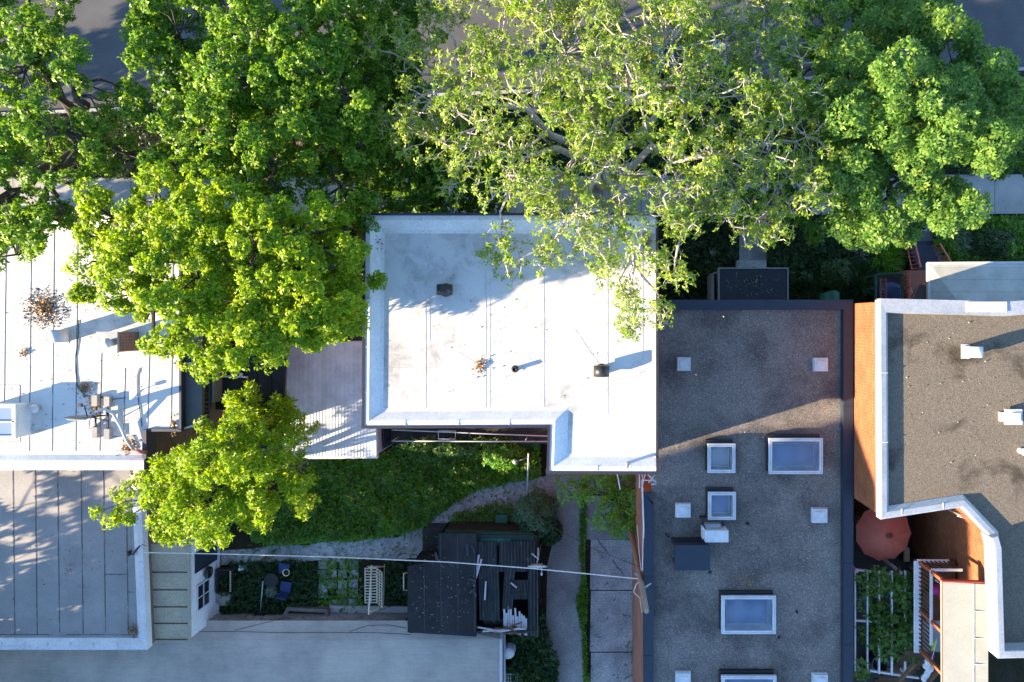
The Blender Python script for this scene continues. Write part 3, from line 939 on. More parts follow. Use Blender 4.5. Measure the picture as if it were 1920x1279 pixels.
def skylight(x0, y0, x1, y1, big, s_id):
    zt = R2 + .34
    a = P(x0, y0, zt); c = P(x1, y1, zt)
    X0, Y1, X1, Y0 = a[0], a[1], c[0], c[1]
    m = MB(); m.sweep([(X0 + .03, Y0 + .03), (X1 - .03, Y0 + .03), (X1 - .03, Y1 - .03), (X0 + .03, Y1 - .03)], [(0, R2 - .05), (0, zt - .06), (.06, zt - .06), (.06, R2 - .05)], 0, True)
    m.sweep([(X0 - .04, Y0 + .05), (X1 - .06, Y0 + .05), (X1 - .06, Y1 + .10), (X0 - .04, Y1 + .10)], [(0, R2 - .05), (0, R2 + .15), (.12, R2 + .15), (.12, R2 - .05)], 0, True)
    cb = m.build('skylight', M['black_metal'], h2)
    w_ = .085
    m = MB()
    path = [(X0, Y0), (X1, Y0), (X1, Y1), (X0, Y1)]
    m.sweep(path, [(0, zt - .12), (0, zt), (w_ * .5, zt), (w_ * .5, zt - .02), (w_ * .7, zt - .02), (w_ * .7, zt), (w_ * 1.35, zt), (w_ * 1.45, zt - .03), (w_ * 1.45, zt - .12)], 0, True)
    m.build('frame', M['white_metal'], cb)
    m = MB()
    n = 10; dx0, dx1, dy0, dy1 = X0 + w_ * 1.8, X1 - w_ * 1.8, Y0 + w_ * 1.8, Y1 - w_ * 1.8
    vs = []; fs = []
    for j in range(n + 1):
        for i in range(n + 1):
            u, v = i / n * 2 - 1, j / n * 2 - 1
            h = (1 - abs(u) ** 4) * (1 - abs(v) ** 4)
            vs.append((dx0 + (dx1 - dx0) * i / n, dy0 + (dy1 - dy0) * j / n, zt - .03 + (.16 if not big else .13) * h))
    for j in range(n):
        for i in range(n):
            fs.append((j * (n + 1) + i, j * (n + 1) + i + 1, (j + 1) * (n + 1) + i + 1, (j + 1) * (n + 1) + i))
    m.add(vs, fs, 0, True)
    m.build('dome', M['dome_clear'], cb)
    m = MB(); e = .10; f = .26 if big else .2
    m.sweep([(X0 + e, Y0 + e), (X1 - e, Y0 + e), (X1 - e, Y1 - e), (X0 + e, Y1 - e)], [(0, zt - .03), (f - e, R2 + .03)], 0, True)
    m.build('well', M['well_white'], cb)
    m = MB(); m.quad((X0 + f, Y0 + f, R2 + .03), (X1 - f, Y0 + f, R2 + .03), (X1 - f, Y1 - f, R2 + .03), (X0 + f, Y1 - f, R2 + .03))
    m.build('pane', M['dome_milky'] if s_id == 0 else M['dome_dark'], cb)
    return cb


for k_, s in enumerate(((1327, 832, 1379, 887, 0), (1442, 822, 1543, 889, 1), (1328, 923, 1380, 975, 0), (1353, 1118, 1455, 1189, 1), (1353, 1268, 1456, 1339, 1))):
    skylight(*s, k_)


def box_vent(x0, y0, x1, y1):
    zt = R2 + .22
    a = P(x0, y0, zt); c = P(x1, y1, zt)
    m = MB()
    cx, cy = (a[0] + c[0]) / 2, (a[1] + c[1]) / 2; hx, hy = abs(c[0] - a[0]) / 2, abs(a[1] - c[1]) / 2
    m.box(cx - hx - .02, cy - hy - .02, R2 - .03, cx + hx + .02, cy + hy + .02, R2 + .10)
    m.box(cx - hx * .86, cy - hy * .86, R2 + .08, cx + hx * .86, cy + hy * .86, zt - .12)
    m.box(cx - hx, cy - hy, zt - .13, cx + hx, cy + hy, zt - .03)
    m.box(cx - hx * .62, cy - hy * .62, zt - .035, cx + hx * .62, cy + hy * .62, zt)
    m.build('roof_vent', M['white_metal'], h2)


for v_ in ((1271, 671, 1295, 695), (1528, 672, 1553, 696), (1268, 946, 1295, 971), (1525, 955, 1552, 981), (1268, 1264, 1295, 1290), (1526, 1267, 1553, 1293)):
    box_vent(*v_)
b = MB()
for (xa, ya, s_) in ((1249, 1002, .05), (1253, 1007, .05), (1402, 982, .07), (1331, 1073, .06), (1494, 1147, .05), (1460, 1195, .05)):
    q = P(xa, ya, R2); b.lathe((q[0], q[1], R2), [(s_, 0), (s_ * .8, .08), (s_ * .4, .1)], 10)
build_each(b, 'pipe_stub', M['black_metal'], h2)
# porch canopy and step at the front door
b = MB(); b.pprism([(1349, 504), (1476, 504), (1476, 580), (1349, 580)], 2.92, 3.0)
b.sweep([P(*p, 3.0)[:2] for p in ((1349, 580), (1476, 580), (1476, 504), (1349, 504))], [(-.05, 2.8), (-.05, 3.03), (.0, 3.03), (.0, 2.8)], 1, True)
cn = b.build('porch_canopy', [M['navy_metal'], M['grey_metal']], h2)
b = MB()
for xx in (1352, 1473):
    q = P(xx, 506, 2.9); b.tube([(q[0], q[1] - .05, 0), (q[0], q[1] - .05, 2.9)], .05, 8)
build_each(b, 'canopy_post', M['grey_metal'], cn)
b = MB(); b.pprism([(1350, 510), (1474, 510), (1474, 575), (1350, 575)], 0, .9); b.build('stoop', M['concrete_old'], h2)
b = MB(); b.pprism([(1384, 488), (1437, 488), (1437, 503), (1384, 503)], 0, .55); b.pprism([(1388, 500), (1436, 500), (1436, 505), (1388, 505)], 0, .72)
b.build('front_step', M['concrete_old'], h2)
b = MB(); b.pprism([(1334, 515), (1339, 515), (1339, 562), (1334, 562)], 0, 1.2); b.build('porch_screen', M['grey_metal'], h2)

# things standing on the gravel roof
ac = thing('air_conditioner', P(1344, 1002, R2), 'white outdoor air conditioner unit on black stand beside the small skylight', 'air conditioner')
b = MB(); a_ = P(1322, 995, R2 + .75); c_ = P(1366, 1017, R2 + .75)
b.box(a_[0], c_[1], R2 + .22, c_[0], a_[1], R2 + .75)
b.box(a_[0] - .07, c_[1] + .06, R2 + .26, a_[0], a_[1] + .06, R2 + .6)
b.build('casing', M['white_metal'], ac)
b = MB(); b.box(a_[0] + .05, a_[1], R2 + .28, c_[0] - .25, a_[1] + .18, R2 + .6); b.build('coil', M['grey_metal'], ac)
b = MB()
for yy in (a_[1] + .3, c_[1] - .05):
    b.bar((a_[0] - .1, yy, R2 + .12), (a_[0] + .12, yy, R2 + .12), .06, .2); b.bar((c_[0] - .2, yy, R2 + .12), (c_[0] + .05, yy, R2 + .12), .06, .2)
b.bar((a_[0], c_[1] - .05, R2 + .19), (a_[0], a_[1] + .3, R2 + .19), .05, .05); b.bar((c_[0] - .1, c_[1] - .05, R2 + .19), (c_[0] - .1, a_[1] + .3, R2 + .19), .05, .05)
build_each(b, 'stand_rail', M['black_metal'], ac)
hv = thing('roof_unit', P(1298, 1042, R2), 'flat black ventilation box on legs on the gravel roof', 'ventilation unit')
b = MB(); a_ = P(1267, 1024, R2 + .85); c_ = P(1330, 1068, R2 + .85)
b.box(a_[0], c_[1], R2 + .35, c_[0], a_[1], R2 + .8); b.box(a_[0] - .03, c_[1] - .03, R2 + .78, c_[0] + .03, a_[1] + .03, R2 + .85)
b.build('cabinet', M['navy_metal'], hv)
b = MB()
for xx in (a_[0] + .05, c_[0] - .05):
    for yy in (c_[1] + .05, a_[1] - .05): b.box(xx - .05, yy - .05, R2 - .02, xx + .05, yy + .05, R2 + .36)
b.box(a_[0] - .06, a_[1] - .1, R2 + .02, c_[0] - .2, a_[1] + .05, R2 + .3)
build_each(b, 'leg', M['black_metal'], hv)

# ------------------------------------------------------------------ the brick house
Z3, R3 = 9.16, 8.88
h3 = thing('brick_house', (14, -4, 0), 'orange brick house with tan gravel roof and metal parapet caps', 'house')
RO = [P(*p, Z3)[:2] for p in ((1652, 562), (1654, 971), (1805, 948), (1866, 1012), (1871, 1232), (2100, 1226), (2100, 574), (1990, 560), (1888, 568), (1786, 565))]
b = MB()
inn = [P(*p, Z3)[:2] for p in ((1652, 566), (1654, 968), (1806, 945), (1868, 1010), (1873, 1232), (2098, 1224), (2098, 576), (1786, 569))]
inn = [(9.86 if i < 2 else x, y) for i, (x, y) in enumerate(inn)]
b.prism(inn, 0, 8.95); b.build('wall', M['brick_orange'], h3)
b = MB(); b.prism([(x + .05, y) for x, y in inn[:2]] + inn[2:], 8.95 - .2, R3 + .071)
rf = b.build('roof', M['gravel_tan'], h3)
b = MB()
RQ = [P(*p, 9.42)[:2] for p in ((1862, 1008), (1868, 1030), (1874, 1232), (2110, 1226))]
b.sweep(RQ, [(-.05, 8.80), (-.05, 9.42), (-.01, 9.43), (.17, 9.42), (.19, 9.40), (.24, R3)])
b.sweep(RO[:4], [(-.05, 8.80), (-.05, Z3), (-.01, Z3 + .015), (.16, Z3), (.18, Z3 - .03), (.30, R3 + .09), (.30, R3)])
b.sweep(RO[6:] + [RO[0]], [(-.04, 8.80), (-.04, Z3 + .02), (.42, Z3), (.42, Z3 - .02), (.46, R3)])
px_ = [P(x, y, Z3)[:2] for x, y in ((1812, 566), (1886, 566), (1886, 585), (1812, 585))]
b.prism(px_, Z3 - .1, Z3 + .06, 1)
for yy in (700, 830):
    q = P(1655, yy, Z3); b.box(q[0] - .06, q[1], Z3 - .02, q[0] + .17, q[1] + .025, Z3 + .02, 2)
for (x_, y_) in ((1690, 963), (1768, 952)):
    q = P(x_, y_, Z3); b.box(q[0], q[1] - .05, Z3 - .02, q[0] + .025, q[1] + .16, Z3 + .02, 2)
b.build('parapet', [M['galv'], M['cap_white'], M['seam']], h3)


def gooseneck(cx, cy, z, r, sc, parent, mat):
    """white bent sheet metal vent: upright square stem turning over into a mouth that looks down"""
    n = 8; prof = []
    for i in range(n + 1):
        t = math.pi * i / n
        prof.append((-.30 * math.cos(t), .55 + .30 * math.sin(t)))
    outer = [(-.30, 0)] + prof + [(.30, .38)]
    inner = [(.05, .38)] + [(-.06 * math.cos(math.pi - math.pi * i / n) * -1, .55 + .05 * math.sin(math.pi * (1 - i / n))) for i in range(n + 1)][::-1] + [(-.05, 0)]
    m = MB()
    hw = .24 * sc
    o2 = [(cx + x * sc, cy - hw, z + h * sc) for x, h in outer]; o3 = [(cx + x * sc, cy + hw, z + h * sc) for x, h in outer]
    k = len(outer)
    m.add(o2 + o3, [(i, i + 1, k + i + 1, k + i) for i in range(k - 1)], 0, True)
    m.add([(cx + .30 * sc, cy - hw, z + .38 * sc), (cx + .30 * sc, cy + hw, z + .38 * sc), (cx - .02 * sc, cy + hw, z + .38 * sc), (cx - .02 * sc, cy - hw, z + .38 * sc)], [(0, 1, 2, 3)])
    m.add([(cx - .02 * sc, cy - hw, z), (cx - .02 * sc, cy + hw, z), (cx - .02 * sc, cy + hw, z + .38 * sc), (cx - .02 * sc, cy - hw, z + .38 * sc)], [(0, 1, 2, 3)])
    for yy in (-hw, hw):
        m.add([(cx + x * sc, cy + yy, z + h * sc) for x, h in outer] + [(cx - .02 * sc, cy + yy, z + .38 * sc), (cx - .02 * sc, cy + yy, z)], [tuple(range(k + 2))])
    m.box(cx - .36 * sc, cy - hw - .06, z - .02, cx + .04 * sc, cy + hw + .06, z + .025)
    return m.build('roof_vent', mat, parent)


q = P(1826, 660, R3 + .4); gooseneck(q[0] + .02, q[1], R3 + .06, .3, .74, h3, M['white_metal'])
q = P(1899, 782, R3 + .3); b = MB()
b.box(q[0] - .34, q[1] - .16, R3, q[0] - .1, q[1] + .14, R3 + .22); b.box(q[0] - .2, q[1] - .26, R3 + .15, q[0] + .32, q[1] + .25, R3 + .30); b.box(q[0] - .08, q[1] - .14, R3 + .29, q[0] + .22, q[1] + .14, R3 + .36)
b.build('roof_vent', M['white_metal'], h3)
q = P(1917, 846, R3 + .2); b = MB(); b.lathe((q[0], q[1], R3), [(.16, 0), (.10, .05), (.09, .3), (.13, .31), (.12, .38), (.02, .42)], 14); b.build('vent_pipe', M['white_metal'], h3)
# front gallery with the pale roof
b = MB()
zf = 6.95
f4 = [P(*p, zf)[:2] for p in ((1742, 493), (2000, 491), (2000, 590), (1742, 590))]
b.prism(f4, zf - .22, zf - .02)
a0, a1 = f4[0], f4[1]
hipx = f4[0][0] + 1.25
b.add([(*f4[0], zf - .02), (*f4[1], zf - .02), (f4[1][0], f4[2][1], zf + .30), (hipx, f4[3][1], zf + .30), (*f4[3], zf - .02)], [(0, 1, 2, 3), (0, 3, 4)])
b.build('porch_roof', M['porch_shingle'], h3)
b = MB(); b.sweep(f4, [(-.05, zf - .25), (-.05, zf), (.03, zf), (.03, zf - .1)], 0, True)
b.build('fascia', M['white_metal'], h3)
b = MB()
g0 = P(1700, 507, 1.3); g1 = P(1960, 575, 1.3)
b.box(g0[0], g1[1] + .3, 0, g1[0], g0[1], 1.3); sp_ = b.build('front_stoop', M['orange_wood'], h3)
b = MB()
for i in range(6):
    q = P(1722 + i * 4.5, 458 + i * 8.5, i * .2); b.box(q[0] - .65, q[1] - .22, .02, q[0] + .65, q[1] + .12, .2 + i * .2)
b.build('front_stair', M['navy_metal'], h3)


def ladder_rail(pts, mat, parent, name, h=.9, n=7, r=.025):
    m = MB()
    a, c = Vector(pts[0]), Vector(pts[1])
    up = Vector((0, 0, h))
    m.bar(a + up, c + up, .06, .06); m.bar(a + up * .1, c + up * .1, .04, .04)
    for i in range(n):
        p_ = a.lerp(c, i / (n - 1)); m.tube([p_, p_ + up], r, 5)
    return m.build(name, mat, parent)


st = P(1697, 462, 0); en = P(1712, 505, 1.3)
ladder_rail([(st[0], st[1], .1), (en[0] - .1, en[1], 1.3)], M['salmon'], h3, 'stair_railing')
st = P(1744, 462, 0)
ladder_rail([(st[0] - .05, st[1], .1), (st[0] - .05 - (en[0] - st[0]) * -.0, en[1], 1.3)], M['salmon'], h3, 'stair_railing')
q0 = P(1706, 514, 2.2); q1 = P(1706, 566, 2.2)
ladder_rail([(q0[0], q0[1], 1.3), (q1[0], q1[1], 1.3)], M['salmon'], h3, 'porch_railing', .9, 10)
# neighbouring small balcony with green frame
b = MB(); b.pprism([(1642, 516), (1692, 514), (1692, 575), (1642, 575)], .9, 1.1); bl = b.build('balcony', M['dark_wood'], h3)
b = MB()
for xx in (1642, 1692):
    b.bar(P(xx, 514, 2.0), P(xx, 570, 2.0), .07, .1)
    for yy in (516, 540, 568): q = P(xx, yy, 2.0); b.bar((q[0], q[1], .9), (q[0], q[1], 2.0), .05, .05)
b.bar(P(1642, 514, 2.0), P(1692, 512, 2.0), .05, .08)
b.build('railing', M['green_wood'], bl)
b = MB()
for xx in (1651, 1661): b.bar(P(xx, 522, 1.9), P(xx, 566, 1.9), .05, .05)
for i in range(7): b.bar(P(1651, 525 + i * 6, 1.88), P(1661, 525 + i * 6, 1.88), .03, .03)
b.build('rack', M['orange_wood'], bl)

# back gallery: roof, deck, railing
b = MB()
zg = 8.72
gx0 = P(1769, 0, zg)[0]; gy1 = P(0, 1092, zg)[1]
b.add([(gx0, gy1, zg - .03), (13.62, gy1 - .03, zg + .12), (13.62, -18, zg + .12), (gx0 + .04, -18, zg - .03)], [(0, 1, 2, 3)])
b.add([(gx0, gy1, zg - .2), (13.62, gy1 - .03, zg - .2), (13.62, -18, zg - .2), (gx0 + .04, -18, zg - .2)], [(3, 2, 1, 0)])
b.quad((gx0, gy1, zg - .2), (13.62, gy1 - .03, zg - .2), (13.62, gy1 - .03, zg + .12), (gx0, gy1, zg - .03))
b.quad((gx0 + .04, -18, zg - .2), (gx0, gy1, zg - .2), (gx0, gy1, zg - .03), (gx0 + .04, -18, zg - .03))
q = P(1823, 0, zg)[0]
b.box(q, -18, zg + .05, q + .02, gy1 - .03, zg + .09, 1)
for yy in (1144, 1195, 1243):
    a_ = P(1823, yy, zg); b.box(a_[0], a_[1], zg + .05, 13.6, a_[1] + .02, zg + .118, 1)
b.build('gallery_roof', [M['shingle_cream'], M['seam']], h3)
b = MB(); b.bar((gx0 - .03, gy1 + .03, zg - .10), (13.6, gy1, zg - .02), .05, .2); b.bar((gx0 - .005, gy1 + .03, zg - .07), (gx0 + .03, -18, zg - .07), .03, .05)
b.build('gallery_fascia', M['red_paint'], h3)
zd = 6.75
d0 = P(1720, 1052, zd)
b = MB(); b.box(d0[0], -12.3, zd - .2, 13.64, d0[1], zd); b.build('gallery_deck', M['brown_wood'], h3)
b = MB()
b.bar((d0[0], d0[1], zd), (d0[0], -12.3, zd), .24, .06); b.bar((d0[0], d0[1], zd), (13.4, d0[1], zd), .12, .06)
b.bar((d0[0] + .06, d0[1], zd + .9), (d0[0] + .06, -11.6, zd + .9), .09, .05); b.bar((d0[0] + .06, d0[1], zd + .9), (13.4, d0[1], zd + .9), .09, .05)
y_ = d0[1] - .1
while y_ > -12.3:
    b.bar((d0[0] + .06, y_, zd + .03), (d0[0] + .06, y_, zd + .88), .05, .035, 1); y_ -= .16
x_ = d0[0] + .15
while x_ < 13.4:
    b.bar((x_, d0[1], zd + .03), (x_, d0[1], zd + .88), .035, .05, 1); x_ += .16
b.build('gallery_railing', [M['white_wood'], M['brown_wood']], h3)
b = MB()
for yy in (d0[1] - .05, -10.75, -12.2):
    b.bar((d0[0] + .1, yy, zd - .1), (gx0 + .12, yy - .02, zg - .2), .11, .11)
build_each(b, 'gallery_post', M['orange_wood'], h3)
b = MB()
b.box(12.45, -10.6, zd, 13.2, -10.0, zd + .45); b.build('gallery_bench', M['brown_wood'], h3)
b = MB()
b.box(12.42, -12.25, zd, 13.4, -11.1, zd + .04); b.build('deck_mat', M['grey_metal'], h3)
# terrace between the houses
b = MB(); b.box(9.86, -18, 3.2, 13.65, -6.66, 3.4); b.build('terrace', M['dark_wood'], h3)
b = MB()
for i in range(9):
    t = i / 8; b.box(11.9 - t * .5, -12.6 - i * .28, 6.4 - i * .24, 13.0 - t * .5, -12.35 - i * .28, 6.5 - i * .24)
b.bar((11.9, -12.4, 7.3), (11.35, -15.2, 5.2), .1, .12); b.bar((13.0, -12.4, 7.3), (12.5, -15.2, 5.2), .1, .12)
b.build('back_stair', M['brown_wood'], h3)
# conduit on the angled wall
b = MB(); q = P(1805, 948, Z3)
b.tube([(q[0] - .02, q[1] - .42, 8.9), (q[0] + .55, q[1] - .66, 8.3), (q[0] + .55, q[1] - .66, 5.0)], .025, 6)
b.build('conduit', M['white_metal'], h3)
# ------------------------------------------------------------------ left house with the old white roof
Z0, R0 = 6.9, 6.8
h0 = thing('flat_roof_house', (-20, 0, 0), 'flat roofed brown brick house with patched white membrane and brick chimney', 'house')
O0 = [P(*p, Z0)[:2] for p in ((336, 400), (-160, 400), (-160, 879), (272, 879), (272, 806), (336, 806))]
b = MB(); b.prism([(x + (-.06 if x > -18 else .06), y + (-.06 if y > 0 else .06)) for x, y in O0], 0, 6.7); b.build('wall', M['brick_brown'], h0)
b = MB(); b.prism(O0, 6.62, R0)
for sx, y0, y1 in ((12, 418, 752), (59, 418, 846), (102, 418, 846), (146, 418, 846), (191, 640, 846), (235, 690, 846), (281, 640, 800), (325, 440, 800), (-40, 418, 846)):
    a = P(sx, y0, R0); c = P(sx - 4, y1, R0)
    b.bar((a[0], a[1], R0 + .004), (c[0], c[1], R0 + .004), L(1.1, R0), .012, 1)
for (xa, ya, xb, yb) in ((-20, 722, 37, 722), (37, 722, 38, 828), (38, 828, -20, 829), (186, 818, 240, 819)):
    b.bar(P(xa, ya, R0 + .005), P(xb, yb, R0 + .005), L(.9, R0), .012, 1)
rf = b.build('roof', [M['membrane_left'], M['seam_dark']], h0)
b = MB()
b.sweep([O0[1], O0[2], O0[3]], [(-.03, 6.6), (-.03, 6.98), (.30, 6.98), (.34, 6.96), (.5, 6.84), (.62, 6.80), (.62, 6.7)])
q0 = P(0, 402, Z0)[1]
b.sweep([O0[0], O0[1]], [(-.03, 6.6), (-.03, 6.98), (.2, 6.98), (.5, 6.82), (.5, 6.7)])
pa = b.build('parapet', M['cap_white'], h0)
b = MB()
e0 = O0[0][0]
b.box(e0 - .02, O0[5][1], 6.5, e0 + .06, O0[0][1], 6.88)
e1 = O0[3][0]
b.box(e1 - .09, O0[3][1] - .02, 6.3, e1 + .06, O0[4][1], 6.93)
b.box(e1 + .06, O0[4][1] - .07, 6.4, e0 + .06, O0[4][1] + .03, 6.88)
b.build('roof_edge', M['navy_metal'], h0)
# brick chimney
zc = 8.0
ch = MB(); a_ = P(180, 622, zc); c_ = P(220, 662, zc)
ch.box(a_[0] + .03, c_[1] + .03, R0 - .05, c_[0] - .03, a_[1] - .03, zc - .1)
cm = ch.build('chimney', brick('chimney_brick', (.13, .07, .05), (.22, .12, .085), (.28, .22, .18)), rf)
b = MB(); b.box(a_[0], c_[1], zc - .1, c_[0], a_[1], zc); b.build('cap', M['grey_metal'], cm)
q = P(198, 643, zc + .3); b = MB(); b.lathe((q[0], q[1], zc - .02), [(.12, 0), (.12, .22), (.17, .24), (.16, .30), (.08, .36), (.01, .38)], 16); b.build('flue', M['white_metal'], cm)
gn = P(112, 630, R0 + .4); gooseneck(gn[0], gn[1], R0 - .01, .3, .95, h0, M['white_metal'])
q = P(66, 766, R0 + .2); b = MB(); b.lathe((q[0], q[1], R0 - .02), [(.09, 0), (.08, .2), (.15, .22), (.16, .30), (.11, .36), (.01, .39)], 16); b.build('roof_vent', M['white_metal'], h0)
# tall roof hatch with glazed top at the frame's edge
zt = R0 + .75
a_ = P(-40, 760, zt); c_ = P(27, 822, zt)
b = MB(); b.box(a_[0], c_[1], R0 - .05, c_[0], a_[1], zt - .16); b.sweep([(a_[0], c_[1]), (c_[0], c_[1]), (c_[0], a_[1]), (a_[0], a_[1])], [(-.03, zt - .12), (-.03, zt), (.09, zt), (.09, zt - .1)], 1, True)
sk = b.build('skylight', [M['cap_white'], M['white_metal']], h0)
b = MB(); b.box(a_[0] + .07, c_[1] + .07, zt - .14, c_[0] - .07, a_[1] - .07, zt - .06); b.build('pane', M['dome_dark'], sk)
b = MB(); b.bar((a_[0], (a_[1] + c_[1]) / 2, zt - .03), (c_[0], (a_[1] + c_[1]) / 2, zt - .03), .05, .06); b.build('glazing_bar', M['white_metal'], sk)
# antenna mount with the dish seen edge-on
dm = thing('satellite_dish', P(160, 785, R0), 'grey satellite dish on block weighted roof mount, seen edge on', 'satellite dish')
q = P(165, 782, R0 + .5)
b = MB()
b.bar((q[0], q[1] + .5, R0 + .12), (q[0], q[1] - .5, R0 + .12), .05, .05); b.bar((q[0] + .45, q[1] + .45, R0 + .12), (q[0] + .45, q[1] - .6, R0 + .12), .05, .05)
b.bar((q[0], q[1], R0 + .14), (q[0] + .45, q[1], R0 + .14), .05, .05)
b.tube([(q[0] + .2, q[1], R0 + .1), (q[0] + .2, q[1], R0 + .95)], .035, 8); b.tube([(q[0] + .5, q[1] - .2, R0 + .12), (q[0] + .2, q[1], R0 + .6)], .02, 6)
b.build('mount', M['dark_flash'], dm)
b = MB()
for (dx, dy) in ((0, .55), (0, -.62), (.45, .5), (.45, -.68)): b.box(q[0] + dx - .1, q[1] + dy - .2, R0, q[0] + dx + .1, q[1] + dy + .2, R0 + .19)
build_each(b, 'concrete_block', M['concrete'], dm)
b = MB(); n = 20
vs = [(q[0] - .12, q[1] - .09, R0 + .75)]
for rr, dd in ((.2, -.075), (.36, -.02), (.44, .03)):
    for k_ in range(n):
        t = 2 * math.pi * k_ / n; vs.append((q[0] - .12 + rr * math.cos(t), q[1] + dd, R0 + .75 + rr * math.sin(t)))
fs = [(0, 1 + k_, 1 + (k_ + 1) % n) for k_ in range(n)]
for r_ in range(2):
    fs += [(1 + r_ * n + k_, 1 + (r_ + 1) * n + k_, 1 + (r_ + 1) * n + (k_ + 1) % n, 1 + r_ * n + (k_ + 1) % n) for k_ in range(n)]
b.add(vs, fs, 0, True)
b.add([(x, y + .025, z) for x, y, z in vs], fs, 0, True)
b.build('dish', M['grey_metal'], dm)
b = MB(); b.tube([(q[0] - .12, q[1] - .05, R0 + .35), (q[0] - .1, q[1] + .42, R0 + .55), (q[0] - .1, q[1] + .45, R0 + .75)], .02, 6); b.box(q[0] - .16, q[1] + .4, R0 + .7, q[0] - .04, q[1] + .52, R0 + .8)
b.build('feed_arm', M['dark_flash'], dm)
b = MB(); b.tube([P(*p) for p in ((166, 806, 6.85), (166, 788, 7.05), (178, 773, 7.3), (196, 767, 7.4), (212, 776, 7.25), (226, 800, 7.0), (238, 828, 6.98), (249, 842, 7.02))], .05, 8)
hs = b.build('drain_hose', M['white_metal']); tag(hs, 'pale curved drain hose looping over the old white roof', 'hose')
b = MB(); b.tube([P(247, 846, 7.03), P(274, 848, 7.02)], .07, 10); hs = b.build('drain_pipe', M['salmon']); tag(hs, 'short terracotta red pipe lying across the dark roof corner', 'pipe')
for pts, lb in (([(147, 600), (146, 640), (141, 670), (142, 700), (146, 728), (160, 742), (186, 745), (210, 749), (235, 746)], 'thin dark cable snaking down the white roof past fallen leaves'),
                ([(262, 690), (257, 705), (257, 730), (262, 770), (266, 800)], 'thin cable running down the white roof to the dark corner')):
    b = MB(); b.tube([P(x, y, R0 + .02) for x, y in pts], .014, 5); o = b.build('roof_cable', M['cable_black']); tag(o, lb, 'cable')

# side balcony of the left house
zb = 6.6
b = MB(); b.pprism([(344, 585), (379, 585), (379, 800), (344, 803)], zb - .2, zb); bc = b.build('balcony', M['dark_flash'] if False else flat('deck_grey', (.10, .105, .11), .7), h0)
b = MB()
for (xa, ya, xb, yb) in ((345, 585, 341, 806), (344, 682, 378, 680), (341, 805, 378, 793), (345, 590, 378, 590)):
    b.bar(P(xa, ya, zb + .06), P(xb, yb, zb + .06), .07, .08)
b.build('frame', M['white_metal'], bc)
b = MB()
for i in range(26): a = P(381, 590 + i * 8, zb - .3); b.bar((a[0] - .02, a[1], zb - .3), (a[0] + .28, a[1], zb - .3), .09, .03)
b.bar(P(381, 585, zb - .3), P(381, 798, zb - .3), .05, .12); b.bar(P(394, 585, zb - .3), P(394, 798, zb - .3), .05, .12)
b.build('slat_screen', M['black_metal'], bc)
b = MB(); a = P(398, 740, 6.2); b.box(a[0] - .06, a[1] - .3, 0, a[0] + .07, a[1] + 1.2, 6.2); b.build('post', M['grey_metal'], bc)
ps = thing('lean_to', P(470, 680, 0), 'black lean to roof in the dark gap beside the ribbed metal porch', 'shed')
b = MB(); b.pprism([(404, 585), (533, 585), (532, 768), (404, 768)], 5.5, 5.62)
for x in (428, 453, 480, 507): q = P(x, 0, 5.62); b.box(q[0] - .03, P(0, 767, 5.62)[1], 5.6, q[0] + .03, P(0, 586, 5.62)[1], 5.67)
b.build('roof', M['tar'], ps)
b = MB(); b.box(-14.15, P(0, 765, 5.6)[1], 0, -12.95, P(0, 588, 5.6)[1], 5.5); b.build('wall', M['dark_wood'], ps)
b = MB(); b.tube([P(404, 706, 5.75), P(452, 706, 5.75), P(465, 708, 5.7)], .04, 8); q = P(452, 702, 5.8); b.ball(q, .07, 0, 8, 6)
o = b.build('pipe', M['white_metal']); tag(o, 'white pipe with round knob lying on the black lean to roof', 'pipe')

# lower rear building with grey membrane
ZL = 2.9
rb = thing('garage', P(120, 1050, 0), 'low flat roofed rear garage with grey seamed membrane and white metal edge', 'garage')
OL = [P(*p, ZL)[:2] for p in ((262, 874), (-160, 874), (-160, 1216), (276, 1216))]
b = MB(); b.prism([(x - .05, y) for x, y in OL], 0, 2.7); b.build('wall', M['brick_brown'], rb)
b = MB(); b.prism(OL, 2.7, 2.82)
for sx, y0, y1 in ((-20, 880, 1190), (24, 880, 1190), (66, 880, 1190), (108, 880, 1186), (152, 880, 1188), (194, 880, 1186), (237, 940, 1190)):
    a = P(sx, y0, 2.82); c = P(sx + 4, y1, 2.82); b.bar((a[0], a[1], 2.822), (c[0], c[1], 2.822), L(1.6, 2.8), .016, 1)
for (xa, ya, xb, yb) in ((196, 1077, 236, 1077), (238, 1110, 262, 1111), (-30, 1190, 262, 1190)):
    b.bar(P(xa, ya, 2.822), P(xb, yb, 2.822), L(1.4, 2.8), .016, 1)
b.build('roof', [M['grey_membrane'], M['seam_dark']], rb)
b = MB(); b.sweep([OL[1], OL[2], OL[3], OL[0]], [(-.03, 2.6), (-.03, 2.96), (.16, 2.96), (.2, 2.94), (.42, 2.83), (.42, 2.7)])
for sx in (2, 45, 88, 131, 174, 219):
    q = P(sx, 1214, 2.97); b.box(q[0], q[1], 2.93, q[0] + .025, q[1] + .2, 2.97, 1)
q = P(264, 1054, 2.97); b.box(q[0] - .1, q[1], 2.94, q[0] + .2, q[1] + .025, 2.972, 1)
b.build('parapet', [M['cap_white'], M['seam']], rb)
b = MB()
b.tube([P(262, 1024, 3.1), P(255, 1033, 3.05), P(249, 1040, 2.95)], .035, 6); b.tube([P(249, 1038, 2.95), P(256, 1028, 3.2), P(268, 1021, 3.2), P(275, 1024, 3.1)], .015, 5); b.box(*P(244, 1040, 2.84), *[P(244, 1040, 2.84)[i] + (.06, .2, .2)[i] for i in range(3)])
o = b.build('cable_bracket', M['black_metal'], rb)

